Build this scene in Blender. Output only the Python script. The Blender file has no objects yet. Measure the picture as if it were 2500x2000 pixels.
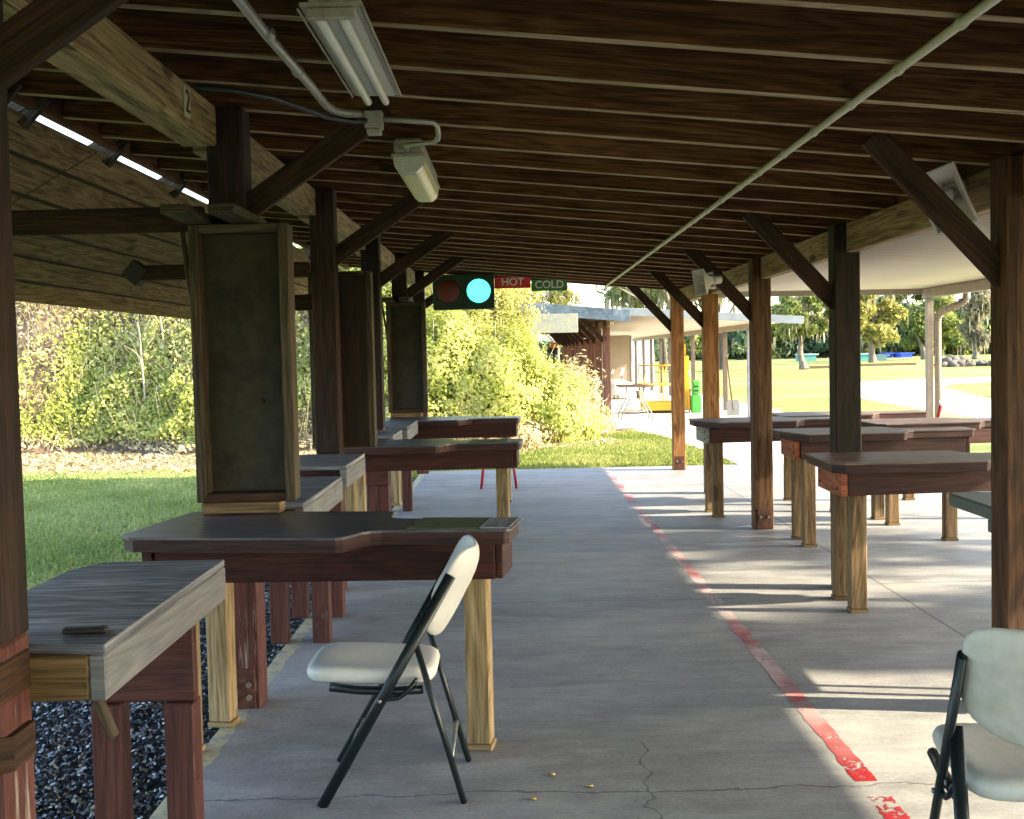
import bpy, bmesh, math, random
import numpy as np
from mathutils import Vector, Matrix
R = math.radians
random.seed(7)
RNG = np.random.default_rng(11)
scene = bpy.context.scene
COL = scene.collection

# ------------------------------------------------------------------ tagging
def tag(o, label=None, cat=None, group=None, kind=None):
    if label: o['label'] = label
    if cat: o['category'] = cat
    if group: o['group'] = group
    if kind: o['kind'] = kind
    return o

def thing(name, label, cat, loc=(0, 0, 0), rz=0.0, group=None):
    o = bpy.data.objects.new(name, None)
    o.empty_display_size = 0.1
    COL.objects.link(o)
    o.location = loc
    o.rotation_euler = (0, 0, rz)
    return tag(o, label, cat, group)

CH = {}
def setpar(o, p):
    o.parent = p
    CH.setdefault(p.name, []).append(o)

def copy_tree(o, parent=None):
    c = o.copy()
    COL.objects.link(c)
    if parent is not None:
        setpar(c, parent)
    for ch in list(CH.get(o.name, [])):
        copy_tree(ch, c)
    return c

# ------------------------------------------------------------------ nodes
class NT:
    def __init__(s, name):
        s.m = bpy.data.materials.new(name)
        s.m.use_nodes = True
        s.t = s.m.node_tree
        s.t.nodes.clear()
        s.out = s.n('ShaderNodeOutputMaterial')
    def n(s, typ, **kw):
        nd = s.t.nodes.new(typ)
        for k, v in kw.items():
            setattr(nd, k, v)
        return nd
    def l(s, a, b):
        s.t.links.new(a, b)
    def val(s, sock, v):
        if hasattr(v, 'is_linked'):
            s.l(v, sock)
        elif isinstance(v, (tuple, list)) and len(v) == 3 and sock.type == 'RGBA':
            sock.default_value = (*v, 1)
        else:
            sock.default_value = v
    def math(s, op, a, b=0.0, clamp=False):
        nd = s.n('ShaderNodeMath', operation=op)
        nd.use_clamp = clamp
        s.val(nd.inputs[0], a)
        s.val(nd.inputs[1], b)
        return nd.outputs[0]
    def mix(s, f, a, b, typ='MIX'):
        nd = s.n('ShaderNodeMix', data_type='RGBA', blend_type=typ)
        s.val(nd.inputs[0], f)
        s.val(nd.inputs[6], a)
        s.val(nd.inputs[7], b)
        return nd.outputs[2]
    def noise(s, vec, scale, detail=4.0, rough=0.55, dist=0.0):
        nd = s.n('ShaderNodeTexNoise')
        s.l(vec, nd.inputs['Vector'])
        nd.inputs['Scale'].default_value = scale
        nd.inputs['Detail'].default_value = detail
        nd.inputs['Roughness'].default_value = rough
        nd.inputs['Distortion'].default_value = dist
        return nd.outputs[0]
    def ramp(s, f, *st):
        nd = s.n('ShaderNodeValToRGB')
        s.l(f, nd.inputs[0])
        cr = nd.color_ramp
        while len(cr.elements) < len(st):
            cr.elements.new(0.5)
        for e, (p, c) in zip(cr.elements, st):
            e.position = p
            if not isinstance(c, (tuple, list)): c = (c, c, c)
            e.color = (*c, 1)
        return nd.outputs[0]
    def vmul(s, vec, xyz):
        nd = s.n('ShaderNodeVectorMath', operation='MULTIPLY')
        s.l(vec, nd.inputs[0])
        nd.inputs[1].default_value = xyz
        return nd.outputs[0]
    def bsdf(s, col, rough=0.7, metal=0.0, spec=0.5, bump=None, bstr=0.3, bdist=0.01, **extra):
        b = s.n('ShaderNodeBsdfPrincipled')
        s.val(b.inputs['Base Color'], col)
        s.val(b.inputs['Roughness'], rough)
        b.inputs['Metallic'].default_value = metal
        b.inputs['Specular IOR Level'].default_value = spec
        for k, v in extra.items():
            s.val(b.inputs[k.replace('_', ' ')], v)
        if bump is not None:
            bp = s.n('ShaderNodeBump')
            bp.inputs['Strength'].default_value = bstr
            bp.inputs['Distance'].default_value = bdist
            s.l(bump, bp.inputs['Height'])
            s.l(bp.outputs[0], b.inputs['Normal'])
        s.l(b.outputs[0], s.out.inputs[0])
        return b
    def coord(s, which='Object'):
        return s.n('ShaderNodeTexCoord').outputs[which]
    def geo(s):
        return s.n('ShaderNodeNewGeometry').outputs['Position']

def wood(name, dark, mid, light, rough=0.75, worn=None, worn_amt=0.45, bs=0.35, spec=0.3, knots=True):
    k = NT(name)
    uv = k.n('ShaderNodeUVMap').outputs[0]
    oi = k.n('ShaderNodeObjectInfo').outputs['Random']
    cmb = k.n('ShaderNodeCombineXYZ')
    k.l(k.math('MULTIPLY', oi, 53.0), cmb.inputs[0]); k.l(k.math('MULTIPLY', oi, 17.0), cmb.inputs[1]); k.l(k.math('MULTIPLY', oi, 91.0), cmb.inputs[2])
    ad = k.n('ShaderNodeVectorMath', operation='ADD'); k.l(uv, ad.inputs[0]); k.l(cmb.outputs[0], ad.inputs[1])
    v = ad.outputs[0]
    big = k.noise(k.vmul(v, (0.7, 7.0, 1)), 1.0, 3.0, 0.5, 0.6)
    rings = k.math('SINE', k.math('MULTIPLY', big, 62.0))
    rings = k.math('ADD', k.math('MULTIPLY', rings, 0.5), 0.5)
    fine = k.noise(k.vmul(v, (4.0, 120.0, 1)), 1.0, 5.0, 0.7)
    med = k.noise(k.vmul(v, (1.3, 26.0, 1)), 1.0, 4.0, 0.6)
    blot = k.noise(k.vmul(v, (1.1, 4.0, 1)), 1.0, 5.0, 0.6)
    f = k.math('ADD', k.math('MULTIPLY', rings, 0.10), k.math('MULTIPLY', fine, 0.62))
    f = k.math('ADD', f, k.math('MULTIPLY', med, 0.34))
    col = k.ramp(f, (0.40, dark), (0.52, mid), (0.66, light))
    col = k.mix(k.math('MULTIPLY', k.ramp(blot, (0.35, 0.0), (0.7, 1.0)), 0.40), col, dark)
    if knots:
        vo = k.n('ShaderNodeTexVoronoi'); vo.inputs['Scale'].default_value = 1.0
        k.l(k.vmul(v, (2.0, 6.0, 1)), vo.inputs['Vector'])
        kn = k.ramp(vo.outputs['Distance'], (0.13, 1.0), (0.19, 0.0))
        gate = k.ramp(k.noise(k.vmul(v, (0.9, 2.0, 1)), 1.0, 1.0), (0.50, 0.0), (0.53, 1.0))
        col = k.mix(k.math('MULTIPLY', k.math('MULTIPLY', kn, gate), 0.8), col, tuple(c * 0.35 for c in dark))
    if worn:
        w = k.noise(k.vmul(v, (3.0, 45.0, 1)), 1.0, 6.0, 0.7)
        w2 = k.noise(k.vmul(v, (2.0, 5.0, 1)), 1.0, 3.0, 0.6)
        wf = k.math('ADD', k.math('MULTIPLY', w, 0.55), k.math('MULTIPLY', w2, 0.5))
        t = 1.0 - worn_amt
        wf = k.ramp(wf, (t, 0.0), (min(t + 0.07, 1.0), 1.0))
        col = k.mix(wf, col, worn)
    rv = k.math('ADD', 0.84, k.math('MULTIPLY', oi, 0.32))
    hs = k.n('ShaderNodeHueSaturation'); k.l(col, hs.inputs['Color']); k.l(rv, hs.inputs['Value'])
    k.bsdf(hs.outputs[0], rough, spec=spec, bump=k.math('ADD', fine, k.math('MULTIPLY', rings, 0.3)), bstr=bs * 1.5, bdist=0.004)
    return k.m

def plain(name, col, rough=0.5, metal=0.0, var=0.12, scale=9.0, spec=0.5, bump=0.05, dirt=None):
    k = NT(name)
    c = k.coord('Object')
    n1 = k.noise(c, scale, 5.0, 0.65)
    n2 = k.noise(c, scale * 6, 4.0, 0.6)
    f = k.math('ADD', k.math('MULTIPLY', n1, 0.6), k.math('MULTIPLY', n2, 0.4))
    lo = tuple(x * (1 - var * 1.6) for x in col); hi = tuple(min(1, x * (1 + var)) for x in col)
    cc = k.ramp(f, (0.35, lo), (0.65, hi))
    if dirt:
        cc = k.mix(k.math('MULTIPLY', k.ramp(n1, (0.5, 0.0), (0.68, 1.0)), 0.7), cc, dirt)
    rr = k.math('ADD', rough - 0.07, k.math('MULTIPLY', n2, 0.16))
    k.bsdf(cc, rr, metal, spec, bump=n2, bstr=bump * 4, bdist=0.003)
    return k.m

M = {}
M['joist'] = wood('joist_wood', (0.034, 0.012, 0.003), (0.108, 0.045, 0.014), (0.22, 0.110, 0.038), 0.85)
M['joistedge'] = wood('bounce_and_wear_joist_edge', (0.17, 0.12, 0.065), (0.37, 0.28, 0.17), (0.52, 0.42, 0.28), 0.85, knots=False)  # pale underside: light bounced off the floor painted in, plus some weathering
M['beam'] = wood('beam_wood', (0.12, 0.072, 0.030), (0.37, 0.27, 0.14), (0.56, 0.43, 0.25), 0.75)
M['baffle'] = wood('baffle_wood', (0.075, 0.042, 0.019), (0.24, 0.150, 0.075), (0.41, 0.285, 0.155), 0.85, worn=(0.15, 0.11, 0.075), worn_amt=0.36)
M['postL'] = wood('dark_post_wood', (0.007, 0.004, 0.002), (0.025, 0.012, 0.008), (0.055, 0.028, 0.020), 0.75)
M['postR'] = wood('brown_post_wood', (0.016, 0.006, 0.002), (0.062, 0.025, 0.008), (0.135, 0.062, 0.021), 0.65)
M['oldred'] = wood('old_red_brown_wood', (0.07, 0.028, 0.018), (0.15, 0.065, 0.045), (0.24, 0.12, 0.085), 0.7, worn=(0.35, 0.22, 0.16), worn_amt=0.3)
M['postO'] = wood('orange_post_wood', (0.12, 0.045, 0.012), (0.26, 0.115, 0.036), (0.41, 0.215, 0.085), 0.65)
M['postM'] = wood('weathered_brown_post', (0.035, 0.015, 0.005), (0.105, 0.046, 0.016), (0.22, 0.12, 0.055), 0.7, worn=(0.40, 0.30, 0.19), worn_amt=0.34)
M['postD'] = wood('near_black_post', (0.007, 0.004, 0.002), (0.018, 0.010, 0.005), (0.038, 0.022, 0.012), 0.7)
M['edge'] = wood('dark_red_edge', (0.020, 0.007, 0.006), (0.045, 0.017, 0.014), (0.08, 0.035, 0.030), 0.6, worn=(0.17, 0.12, 0.10), worn_amt=0.30, knots=False)
M['brace'] = wood('brace_wood', (0.010, 0.005, 0.002), (0.036, 0.016, 0.007), (0.075, 0.036, 0.015), 0.75)
M['redpaint'] = wood('red_painted_wood', (0.036, 0.011, 0.009), (0.072, 0.022, 0.017), (0.115, 0.040, 0.031), 0.6, worn=(0.26, 0.19, 0.16), worn_amt=0.36, knots=False)
M['redworn'] = wood('flaking_red_wood', (0.045, 0.014, 0.011), (0.085, 0.027, 0.021), (0.13, 0.046, 0.036), 0.65, worn=(0.30, 0.25, 0.22), worn_amt=0.40, knots=False)
M['apron'] = wood('maroon_apron_wood', (0.018, 0.0042, 0.0025), (0.044, 0.0098, 0.0058), (0.075, 0.019, 0.011), 0.62, worn=(0.075, 0.038, 0.028), worn_amt=0.3, knots=False)
M['salmon'] = wood('bounce_lit_red_wood', (0.16, 0.045, 0.024), (0.33, 0.09, 0.042), (0.45, 0.15, 0.075), 0.7, worn=(0.42, 0.25, 0.16), worn_amt=0.33, knots=False)  # salmon red end boards, brightened in the colour for reflected light
M['leg'] = wood('treated_leg_wood', (0.13, 0.085, 0.038), (0.33, 0.235, 0.115), (0.50, 0.39, 0.22), 0.7)
M['legR'] = wood('grey_brown_leg_wood', (0.06, 0.034, 0.015), (0.17, 0.105, 0.048), (0.31, 0.21, 0.11), 0.75)
M['yellow'] = wood('yellow_pine', (0.06, 0.034, 0.012), (0.135, 0.085, 0.030), (0.22, 0.145, 0.06), 0.6, knots=False)
M['top'] = wood('weathered_top', (0.032, 0.031, 0.040), (0.072, 0.070, 0.086), (0.13, 0.13, 0.155), 0.36, worn=(0.21, 0.20, 0.22), worn_amt=0.34, spec=0.5, knots=False, bs=0.2)
M['topred'] = wood('red_brown_top', (0.05, 0.028, 0.022), (0.115, 0.066, 0.052), (0.22, 0.14, 0.115), 0.5, worn=(0.34, 0.27, 0.23), worn_amt=0.4, spec=0.5, knots=False, bs=0.2)
M['shelf'] = wood('blue_grey_shelf', (0.045, 0.050, 0.062), (0.13, 0.138, 0.16), (0.33, 0.34, 0.37), 0.55, worn=(0.35, 0.36, 0.38), worn_amt=0.40, knots=False)
M['fascia'] = wood('grey_fascia_wood', (0.11, 0.112, 0.118), (0.155, 0.158, 0.165), (0.21, 0.212, 0.215), 0.7, worn=(0.50, 0.36, 0.27), worn_amt=0.24, knots=False)
M['greytrim'] = wood('grey_trim_wood', (0.14, 0.12, 0.10), (0.30, 0.27, 0.23), (0.45, 0.41, 0.36), 0.75)
M['ply'] = plain('mildewed_plywood', (0.042, 0.038, 0.022), 0.8, var=0.5, scale=3.0, bump=0.1, dirt=(0.022, 0.020, 0.012))
M['divframe'] = wood('divider_frame_wood', (0.020, 0.015, 0.009), (0.060, 0.046, 0.028), (0.13, 0.105, 0.068), 0.8)
M['olivearm'] = plain('olive_arm_patch', (0.075, 0.095, 0.035), 0.7, var=0.25, scale=14)
M['steel'] = plain('rusty_steel', (0.10, 0.042, 0.03), 0.6, 0.35, 0.35, 30, dirt=(0.19, 0.07, 0.03))
M['bolt'] = plain('bolt_steel', (0.33, 0.28, 0.24), 0.45, 0.8, 0.2, 40)
M['conduit'] = plain('galvanised_conduit', (0.50, 0.50, 0.46), 0.42, 0.35, 0.18, 25, dirt=(0.28, 0.27, 0.24))
M['conduit2'] = plain('painted_conduit', (0.60, 0.60, 0.48), 0.45, 0.1, 0.15, 25, dirt=(0.36, 0.35, 0.25))
M['cable'] = plain('black_cable', (0.02, 0.022, 0.022), 0.5)
M['fixture'] = plain('fixture_housing', (0.42, 0.40, 0.34), 0.55, 0.0, 0.2, 20, dirt=(0.22, 0.19, 0.14))
M['reflector'] = plain('fixture_reflector', (0.62, 0.65, 0.60), 0.3, 0.1, 0.12, 12)
M['white'] = plain('white_plastic', (0.84, 0.84, 0.82), 0.45, var=0.06, scale=5, dirt=(0.60, 0.60, 0.56))
M['chairwhite'] = plain('chair_plastic', (0.70, 0.70, 0.67), 0.42, var=0.06, scale=5)
M['chairdirt'] = plain('mildewed_chair_plastic', (0.64, 0.64, 0.59), 0.5, var=0.10, scale=5, dirt=(0.42, 0.42, 0.30))
M['frame'] = plain('dark_chair_frame', (0.012, 0.020, 0.023), 0.35, 0.3, 0.2, 20)
M['crossbar'] = plain('grey_crossbar', (0.25, 0.27, 0.27), 0.35, 0.6)
def ribbed():
    k = NT('awning_panel')
    sx = k.n('ShaderNodeSeparateXYZ'); k.l(k.geo(), sx.inputs[0])
    fr = k.math('FRACT', k.math('MULTIPLY', sx.outputs[1], 1 / .152))
    g = k.math('LESS_THAN', fr, 0.13)  # dark line at each panel seam, rib shading put into the colour
    n = k.noise(k.geo(), 1.4, 5, .6)
    c = k.mix(n, (0.47, 0.41, 0.32), (0.57, 0.51, 0.42))
    k.bsdf(k.mix(k.math('MULTIPLY', g, .45), c, (0.20, 0.17, 0.13)), 0.5)
    return k.m
M['awn'] = ribbed()
M['awnbeam'] = plain('awning_beam', (0.26, 0.22, 0.18), 0.55, var=0.15, scale=4)
M['spout'] = plain('downspout_metal', (0.30, 0.23, 0.18), 0.5, 0.2, 0.2, 8)
M['fasciab'] = plain('blue_fascia', (0.09, 0.13, 0.17), 0.55, 0.1, 0.35, 2.0, dirt=(0.20, 0.23, 0.23))
M['fasciag'] = plain('grey_fascia', (0.20, 0.22, 0.23), 0.5, 0.1, 0.15, 3.0)
M['roofdeck'] = plain('roof_deck', (0.03, 0.02, 0.012), 0.9)
M['boxgreen'] = plain('signal_box_green', (0.012, 0.035, 0.02), 0.5)
M['signred'] = plain('sign_red', (0.75, 0.04, 0.05), 0.5, var=0.12)
M['signgreen'] = plain('sign_green', (0.06, 0.27, 0.08), 0.5, var=0.12)
M['lettering'] = plain('sign_lettering', (0.88, 0.84, 0.76), 0.6)
M['blankboard'] = plain('blank_sign_board', (0.27, 0.28, 0.24), 0.6, var=0.25, scale=4, dirt=(0.27, 0.24, 0.13))
M['wallbeige'] = plain('beige_wall', (0.33, 0.27, 0.20), 0.8, var=0.08, scale=1.5)
M['liftyellow'] = plain('lift_yellow', (0.72, 0.42, 0.02), 0.4, var=0.08)
M['green'] = plain('bright_green_plastic', (0.06, 0.36, 0.05), 0.45, var=0.2)
M['black'] = plain('black_rubber', (0.015, 0.015, 0.017), 0.6)
M['tarp'] = plain('silver_tarp', (0.50, 0.50, 0.48), 0.38, 0.3, 0.25, 3.0, bump=0.15)
M['tablegrey'] = plain('grey_table_plastic', (0.16, 0.17, 0.18), 0.5)
M['slate'] = plain('slate_table_plastic', (0.10, 0.12, 0.115), 0.5)
M['tabletop2'] = plain('brown_card_table', (0.20, 0.12, 0.09), 0.5)
M['tubegrey'] = plain('grey_tube', (0.22, 0.22, 0.21), 0.4, 0.5)
M['redmetal'] = plain('red_metal', (0.35, 0.012, 0.012), 0.4)
M['brass'] = plain('brass', (0.62, 0.43, 0.16), 0.32, 0.9)
M['speaker'] = plain('speaker_plastic', (0.66, 0.62, 0.64), 0.45, var=0.06)
M['speakerdark'] = plain('speaker_throat', (0.05, 0.06, 0.10), 0.6)
M['teal'] = plain('teal_board', (0.10, 0.33, 0.29), 0.6)
M['tealtop'] = plain('pale_teal_board', (0.36, 0.52, 0.46), 0.6)
M['blue'] = plain('blue_board', (0.03, 0.09, 0.55), 0.6)
M['timber'] = plain('old_timber', (0.10, 0.07, 0.03), 0.9, var=0.3)
M['rock'] = plain('grey_rock', (0.13, 0.11, 0.09), 0.9, var=0.4, scale=1.2, bump=0.5)
M['bark'] = plain('bark', (0.20, 0.165, 0.12), 0.9, var=0.35, scale=1.5, bump=0.4)
M['barkdark'] = plain('dark_bark', (0.09, 0.075, 0.055), 0.9, var=0.35, scale=1.5, bump=0.4)
M['stem'] = plain('pale_stem', (0.42, 0.38, 0.28), 0.8)
M['siding'] = plain('white_siding', (0.70, 0.72, 0.76), 0.5, var=0.04)
M['metalpost'] = plain('dark_metal_post', (0.11, 0.085, 0.07), 0.5, 0.1, 0.2, 4)
M['metalgrey'] = plain('grey_metal_post', (0.20, 0.21, 0.24), 0.5, 0.1, 0.2, 4)
M['orange'] = plain('orange_notice', (0.60, 0.16, 0.07), 0.6)
M['paper'] = plain('pale_plate', (0.60, 0.55, 0.42), 0.8, dirt=(0.2, 0.15, 0.08))
M['number'] = plain('dark_stencil', (0.03, 0.02, 0.01), 0.9)

def emit(name, col, strength):
    k = NT(name)
    e = k.n('ShaderNodeEmission'); e.inputs[0].default_value = (*col, 1); e.inputs[1].default_value = strength
    k.l(e.outputs[0], k.out.inputs[0])
    return k.m
def lens(name, col, glow, st):
    k = NT(name)
    vo = k.n('ShaderNodeTexVoronoi'); vo.inputs['Scale'].default_value = 60
    k.l(k.coord('Object'), vo.inputs['Vector'])
    b = k.bsdf(col, 0.3, bump=vo.outputs['Distance'], bstr=0.5)
    if st:
        b.inputs['Emission Color'].default_value = (*glow, 1); b.inputs['Emission Strength'].default_value = st
    return k.m
M['lensred'] = lens('unlit_red_lens', (0.16, 0.025, 0.015), (1, 0, 0), 0)
M['lensgreen'] = lens('lit_green_lens', (0.05, 0.5, 0.35), (0.04, 0.80, 0.52), 0.95)

def leafmat(name, c1, c2, c3, trans=0.35):
    k = NT(name)
    at = k.n('ShaderNodeAttribute'); at.attribute_name = 'lv'
    col = k.ramp(at.outputs['Fac'], (0.0, c1), (0.5, c2), (1.0, c3))
    d = k.n('ShaderNodeBsdfDiffuse'); k.l(col, d.inputs[0])
    t = k.n('ShaderNodeBsdfTranslucent'); k.l(col, t.inputs[0])
    m = k.n('ShaderNodeMixShader'); m.inputs[0].default_value = trans
    k.l(d.outputs[0], m.inputs[1]); k.l(t.outputs[0], m.inputs[2]); k.l(m.outputs[0], k.out.inputs[0])
    return k.m
M['vine'] = leafmat('berm_leaves', (0.20, 0.25, 0.05), (0.47, 0.50, 0.13), (0.68, 0.65, 0.30))
M['dry'] = leafmat('dry_leaves', (0.23, 0.17, 0.08), (0.50, 0.42, 0.24), (0.72, 0.65, 0.43))
M['bush'] = leafmat('bush_leaves', (0.19, 0.24, 0.04), (0.43, 0.46, 0.12), (0.64, 0.58, 0.27))
M['olive'] = leafmat('olive_leaves', (0.12, 0.16, 0.05), (0.26, 0.30, 0.10), (0.42, 0.41, 0.17))
M['yellowleaf'] = leafmat('yellow_leaves', (0.22, 0.21, 0.06), (0.40, 0.38, 0.12), (0.58, 0.52, 0.22))
M['dark'] = leafmat('dark_leaves', (0.07, 0.12, 0.075), (0.14, 0.21, 0.12), (0.25, 0.33, 0.19))
M['moss'] = leafmat('hanging_moss', (0.17, 0.16, 0.10), (0.28, 0.26, 0.18), (0.38, 0.34, 0.24))
M['grassblade'] = leafmat('lawn_blades', (0.19, 0.26, 0.08), (0.34, 0.41, 0.14), (0.52, 0.54, 0.26), 0.3)
M['drygrass'] = leafmat('dry_blades', (0.14, 0.19, 0.04), (0.28, 0.32, 0.09), (0.46, 0.44, 0.18), 0.3)

# ------------------------------------------------------------------ mesh building
def rotx(axis_from_to):
    a, b = axis_from_to
    d = (Vector(b) - Vector(a)).normalized()
    up = Vector((0, 0, 1)) if abs(d.z) < 0.9 else Vector((0, 1, 0))
    y = up.cross(d).normalized(); z = d.cross(y)
    return Matrix((d, y, z)).transposed()

class MB:
    def __init__(s):
        s.bm = bmesh.new(); s.uv = s.bm.loops.layers.uv.new('UVMap'); s.smooth = False
    def _add(s, tmp, long_axis=None, xf=None, smooth=False):
        uvl = tmp.loops.layers.uv.get('UVMap') or tmp.loops.layers.uv.new('UVMap')
        if long_axis is not None:
            ox, oy = random.uniform(0, 50), random.uniform(0, 50)
            A = long_axis; o1, o2 = [i for i in range(3) if i != A]
            for f in tmp.faces:
                n = f.normal
                ax = max(range(3), key=lambda i: abs(n[i]))
                for lp in f.loops:
                    c = lp.vert.co
                    if ax == A: lp[uvl].uv = (ox + c[o1] * .3, oy + c[o2])
                    elif ax == o1: lp[uvl].uv = (ox + c[A], oy + 3 + c[o2])
                    else: lp[uvl].uv = (ox + c[A], oy + c[o1])
        if xf is not None: tmp.transform(xf)
        for f in tmp.faces: f.smooth = smooth
        me = bpy.data.meshes.new('t'); tmp.to_mesh(me); tmp.free()
        s.bm.from_mesh(me); bpy.data.meshes.remove(me)
        return s
    def box(s, c, size, rot=None, bev=0.004, long=None):
        t = bmesh.new(); t.loops.layers.uv.new('UVMap')
        bmesh.ops.create_cube(t, size=1.0)
        for v in t.verts: v.co = Vector((v.co.x * size[0], v.co.y * size[1], v.co.z * size[2]))
        if bev and min(size) > bev * 3:
            bmesh.ops.bevel(t, geom=list(t.edges), offset=bev, segments=1, affect='EDGES')
        t.normal_update()
        A = long if long is not None else max(range(3), key=lambda i: size[i])
        xf = Matrix.Translation(c)
        if rot is not None: xf = xf @ rot.to_4x4()
        return s._add(t, A, xf)
    def bb(s, x0, x1, y0, y1, z0, z1, **k):
        return s.box(((x0 + x1) / 2, (y0 + y1) / 2, (z0 + z1) / 2), (abs(x1 - x0), abs(y1 - y0), abs(z1 - z0)), **k)
    def plank(s, a, b, w, h, roll=0.0, bev=0.004):
        L = (Vector(b) - Vector(a)).length
        rot = rotx((a, b)) @ Matrix.Rotation(roll, 3, 'X')
        return s.box((Vector(a) + Vector(b)) / 2, (L, w, h), rot, bev, 0)
    def prism(s, pts, z0, z1, bev=0.0, long=0, xf=None):
        t = bmesh.new(); t.loops.layers.uv.new('UVMap')
        vs = [t.verts.new((p[0], p[1], z0)) for p in pts]
        f = t.faces.new(vs)
        r = bmesh.ops.extrude_face_region(t, geom=[f])
        bmesh.ops.translate(t, vec=(0, 0, z1 - z0), verts=[g for g in r['geom'] if isinstance(g, bmesh.types.BMVert)])
        bmesh.ops.recalc_face_normals(t, faces=t.faces)
        if bev: bmesh.ops.bevel(t, geom=[e for e in t.edges], offset=bev, segments=2, affect='EDGES')
        t.normal_update()
        return s._add(t, long, xf)
    def cyl(s, a, b, r, seg=14, r2=None, smooth=True):
        a = Vector(a); b = Vector(b)
        t = bmesh.new(); t.loops.layers.uv.new('UVMap')
        bmesh.ops.create_cone(t, cap_ends=True, segments=seg, radius1=r, radius2=r if r2 is None else r2, depth=(b - a).length)
        t.normal_update()
        q = (b - a).to_track_quat('Z', 'Y').to_matrix().to_4x4()
        s._add(t, 2, Matrix.Translation((a + b) / 2) @ q, smooth)
        return s
    def tube(s, pts, r, seg=8, smooth=True, flat=1.0, caps=True, radii=None):
        pts = [Vector(p) for p in pts]
        t = bmesh.new(); uvl = t.loops.layers.uv.new('UVMap')
        rings = []; n = len(pts); prev = None
        for i, p in enumerate(pts):
            d = (pts[min(i + 1, n - 1)] - pts[max(i - 1, 0)]).normalized()
            if prev is None:
                up = Vector((0, 0, 1)) if abs(d.z) < 0.9 else Vector((0, 1, 0))
                x = up.cross(d).normalized()
            else:
                x = (prev - d * prev.dot(d)).normalized()
            prev = x; y = d.cross(x)
            rr = radii[i] if radii else r
            rings.append([t.verts.new(p + x * (math.cos(2 * math.pi * k / seg) * rr * flat) + y * (math.sin(2 * math.pi * k / seg) * rr)) for k in range(seg)])
        for i in range(n - 1):
            for k in range(seg):
                t.faces.new((rings[i][k], rings[i][(k + 1) % seg], rings[i + 1][(k + 1) % seg], rings[i + 1][k]))
        if caps:
            t.faces.new(rings[0][::-1]); t.faces.new(rings[-1])
        bmesh.ops.recalc_face_normals(t, faces=t.faces)
        return s._add(t, None, None, smooth)
    def pillow(s, fn, nr=7, na=40, ex=4.0, th=0.02, edge=6.0):
        """rounded slab: fn(a, b, w) maps a,b in -1..1 and thickness offset w to 3-D"""
        t = bmesh.new(); t.loops.layers.uv.new('UVMap')
        def ring(rr, w):
            out = []
            for k in range(na):
                th_ = 2 * math.pi * k / na
                c, d = math.cos(th_), math.sin(th_)
                q = (abs(c) ** ex + abs(d) ** ex) ** (-1 / ex)
                out.append(t.verts.new(fn(c * q * rr, d * q * rr, w)))
            return out
        rs = [0.25, 0.5, 0.72, 0.86, 0.94, 0.985, 1.0]
        prof = [(r, th * (1 - r ** edge) ** .5 if r < 1 else 0) for r in rs]
        rings = [ring(r, w) for r, w in prof] + [ring(r, -w) for r, w in prof[::-1][1:]]
        for i in range(len(rings) - 1):
            for k in range(na):
                t.faces.new((rings[i][k], rings[i][(k + 1) % na], rings[i + 1][(k + 1) % na], rings[i + 1][k]))
        a = t.verts.new(fn(0, 0, th)); b = t.verts.new(fn(0, 0, -th))
        for k in range(na):
            t.faces.new((a, rings[0][(k + 1) % na], rings[0][k])); t.faces.new((b, rings[-1][k], rings[-1][(k + 1) % na]))
        bmesh.ops.recalc_face_normals(t, faces=t.faces)
        return s._add(t, None, None, True)
    def build(s, name, mat, parent=None):
        me = bpy.data.meshes.new(name); s.bm.to_mesh(me); s.bm.free()
        me.materials.append(M[mat] if isinstance(mat, str) else mat)
        o = bpy.data.objects.new(name, me); COL.objects.link(o)
        if parent is not None: setpar(o, parent)
        return o

def mesh_np(name, verts, faces, mat, lv=None, parent=None, smooth=False):
    """faces: (n,k) int array with uniform k"""
    me = bpy.data.meshes.new(name)
    n, k = faces.shape
    me.vertices.add(len(verts)); me.vertices.foreach_set('co', np.asarray(verts, np.float32).ravel())
    me.loops.add(n * k); me.loops.foreach_set('vertex_index', faces.astype(np.int32).ravel())
    me.polygons.add(n); me.polygons.foreach_set('loop_start', np.arange(0, n * k, k, dtype=np.int32))
    if smooth: me.polygons.foreach_set('use_smooth', np.ones(n, bool))
    me.update(calc_edges=True)
    if lv is not None:
        a = me.attributes.new('lv', 'FLOAT', 'FACE'); a.data.foreach_set('value', np.asarray(lv, np.float32))
    me.materials.append(M[mat] if isinstance(mat, str) else mat)
    o = bpy.data.objects.new(name, me); COL.objects.link(o)
    if parent is not None: setpar(o, parent)
    return o

def leaf_cloud(name, pos, size, mat, lv, parent=None, elong=1.6, nrm=None, spread=1.0, seed=0):
    """one bent leaf (diamond of 4 verts) per point"""
    g = np.random.default_rng(seed)
    n = len(pos)
    d = g.normal(size=(n, 3))
    if nrm is not None: d = d * spread + nrm
    d /= np.linalg.norm(d, axis=1)[:, None]
    a = np.cross(d, g.normal(size=(n, 3))); a /= np.linalg.norm(a, axis=1)[:, None]
    b = np.cross(d, a)
    s = (size * g.uniform(0.5, 1.3, n) * np.where(g.uniform(0, 1, n) < .1, 1.6, 1.0))[:, None]
    L = s * elong * .5; W = s * .5
    bend = d * s * .18
    v = np.stack([pos - a * L, pos + b * W * 0.8 + bend, pos + a * L, pos - b * W * 0.8 + bend], 1).reshape(-1, 3)
    f = np.arange(n * 4).reshape(n, 4)
    return mesh_np(name, v, f, mat, lv, parent)

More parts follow.
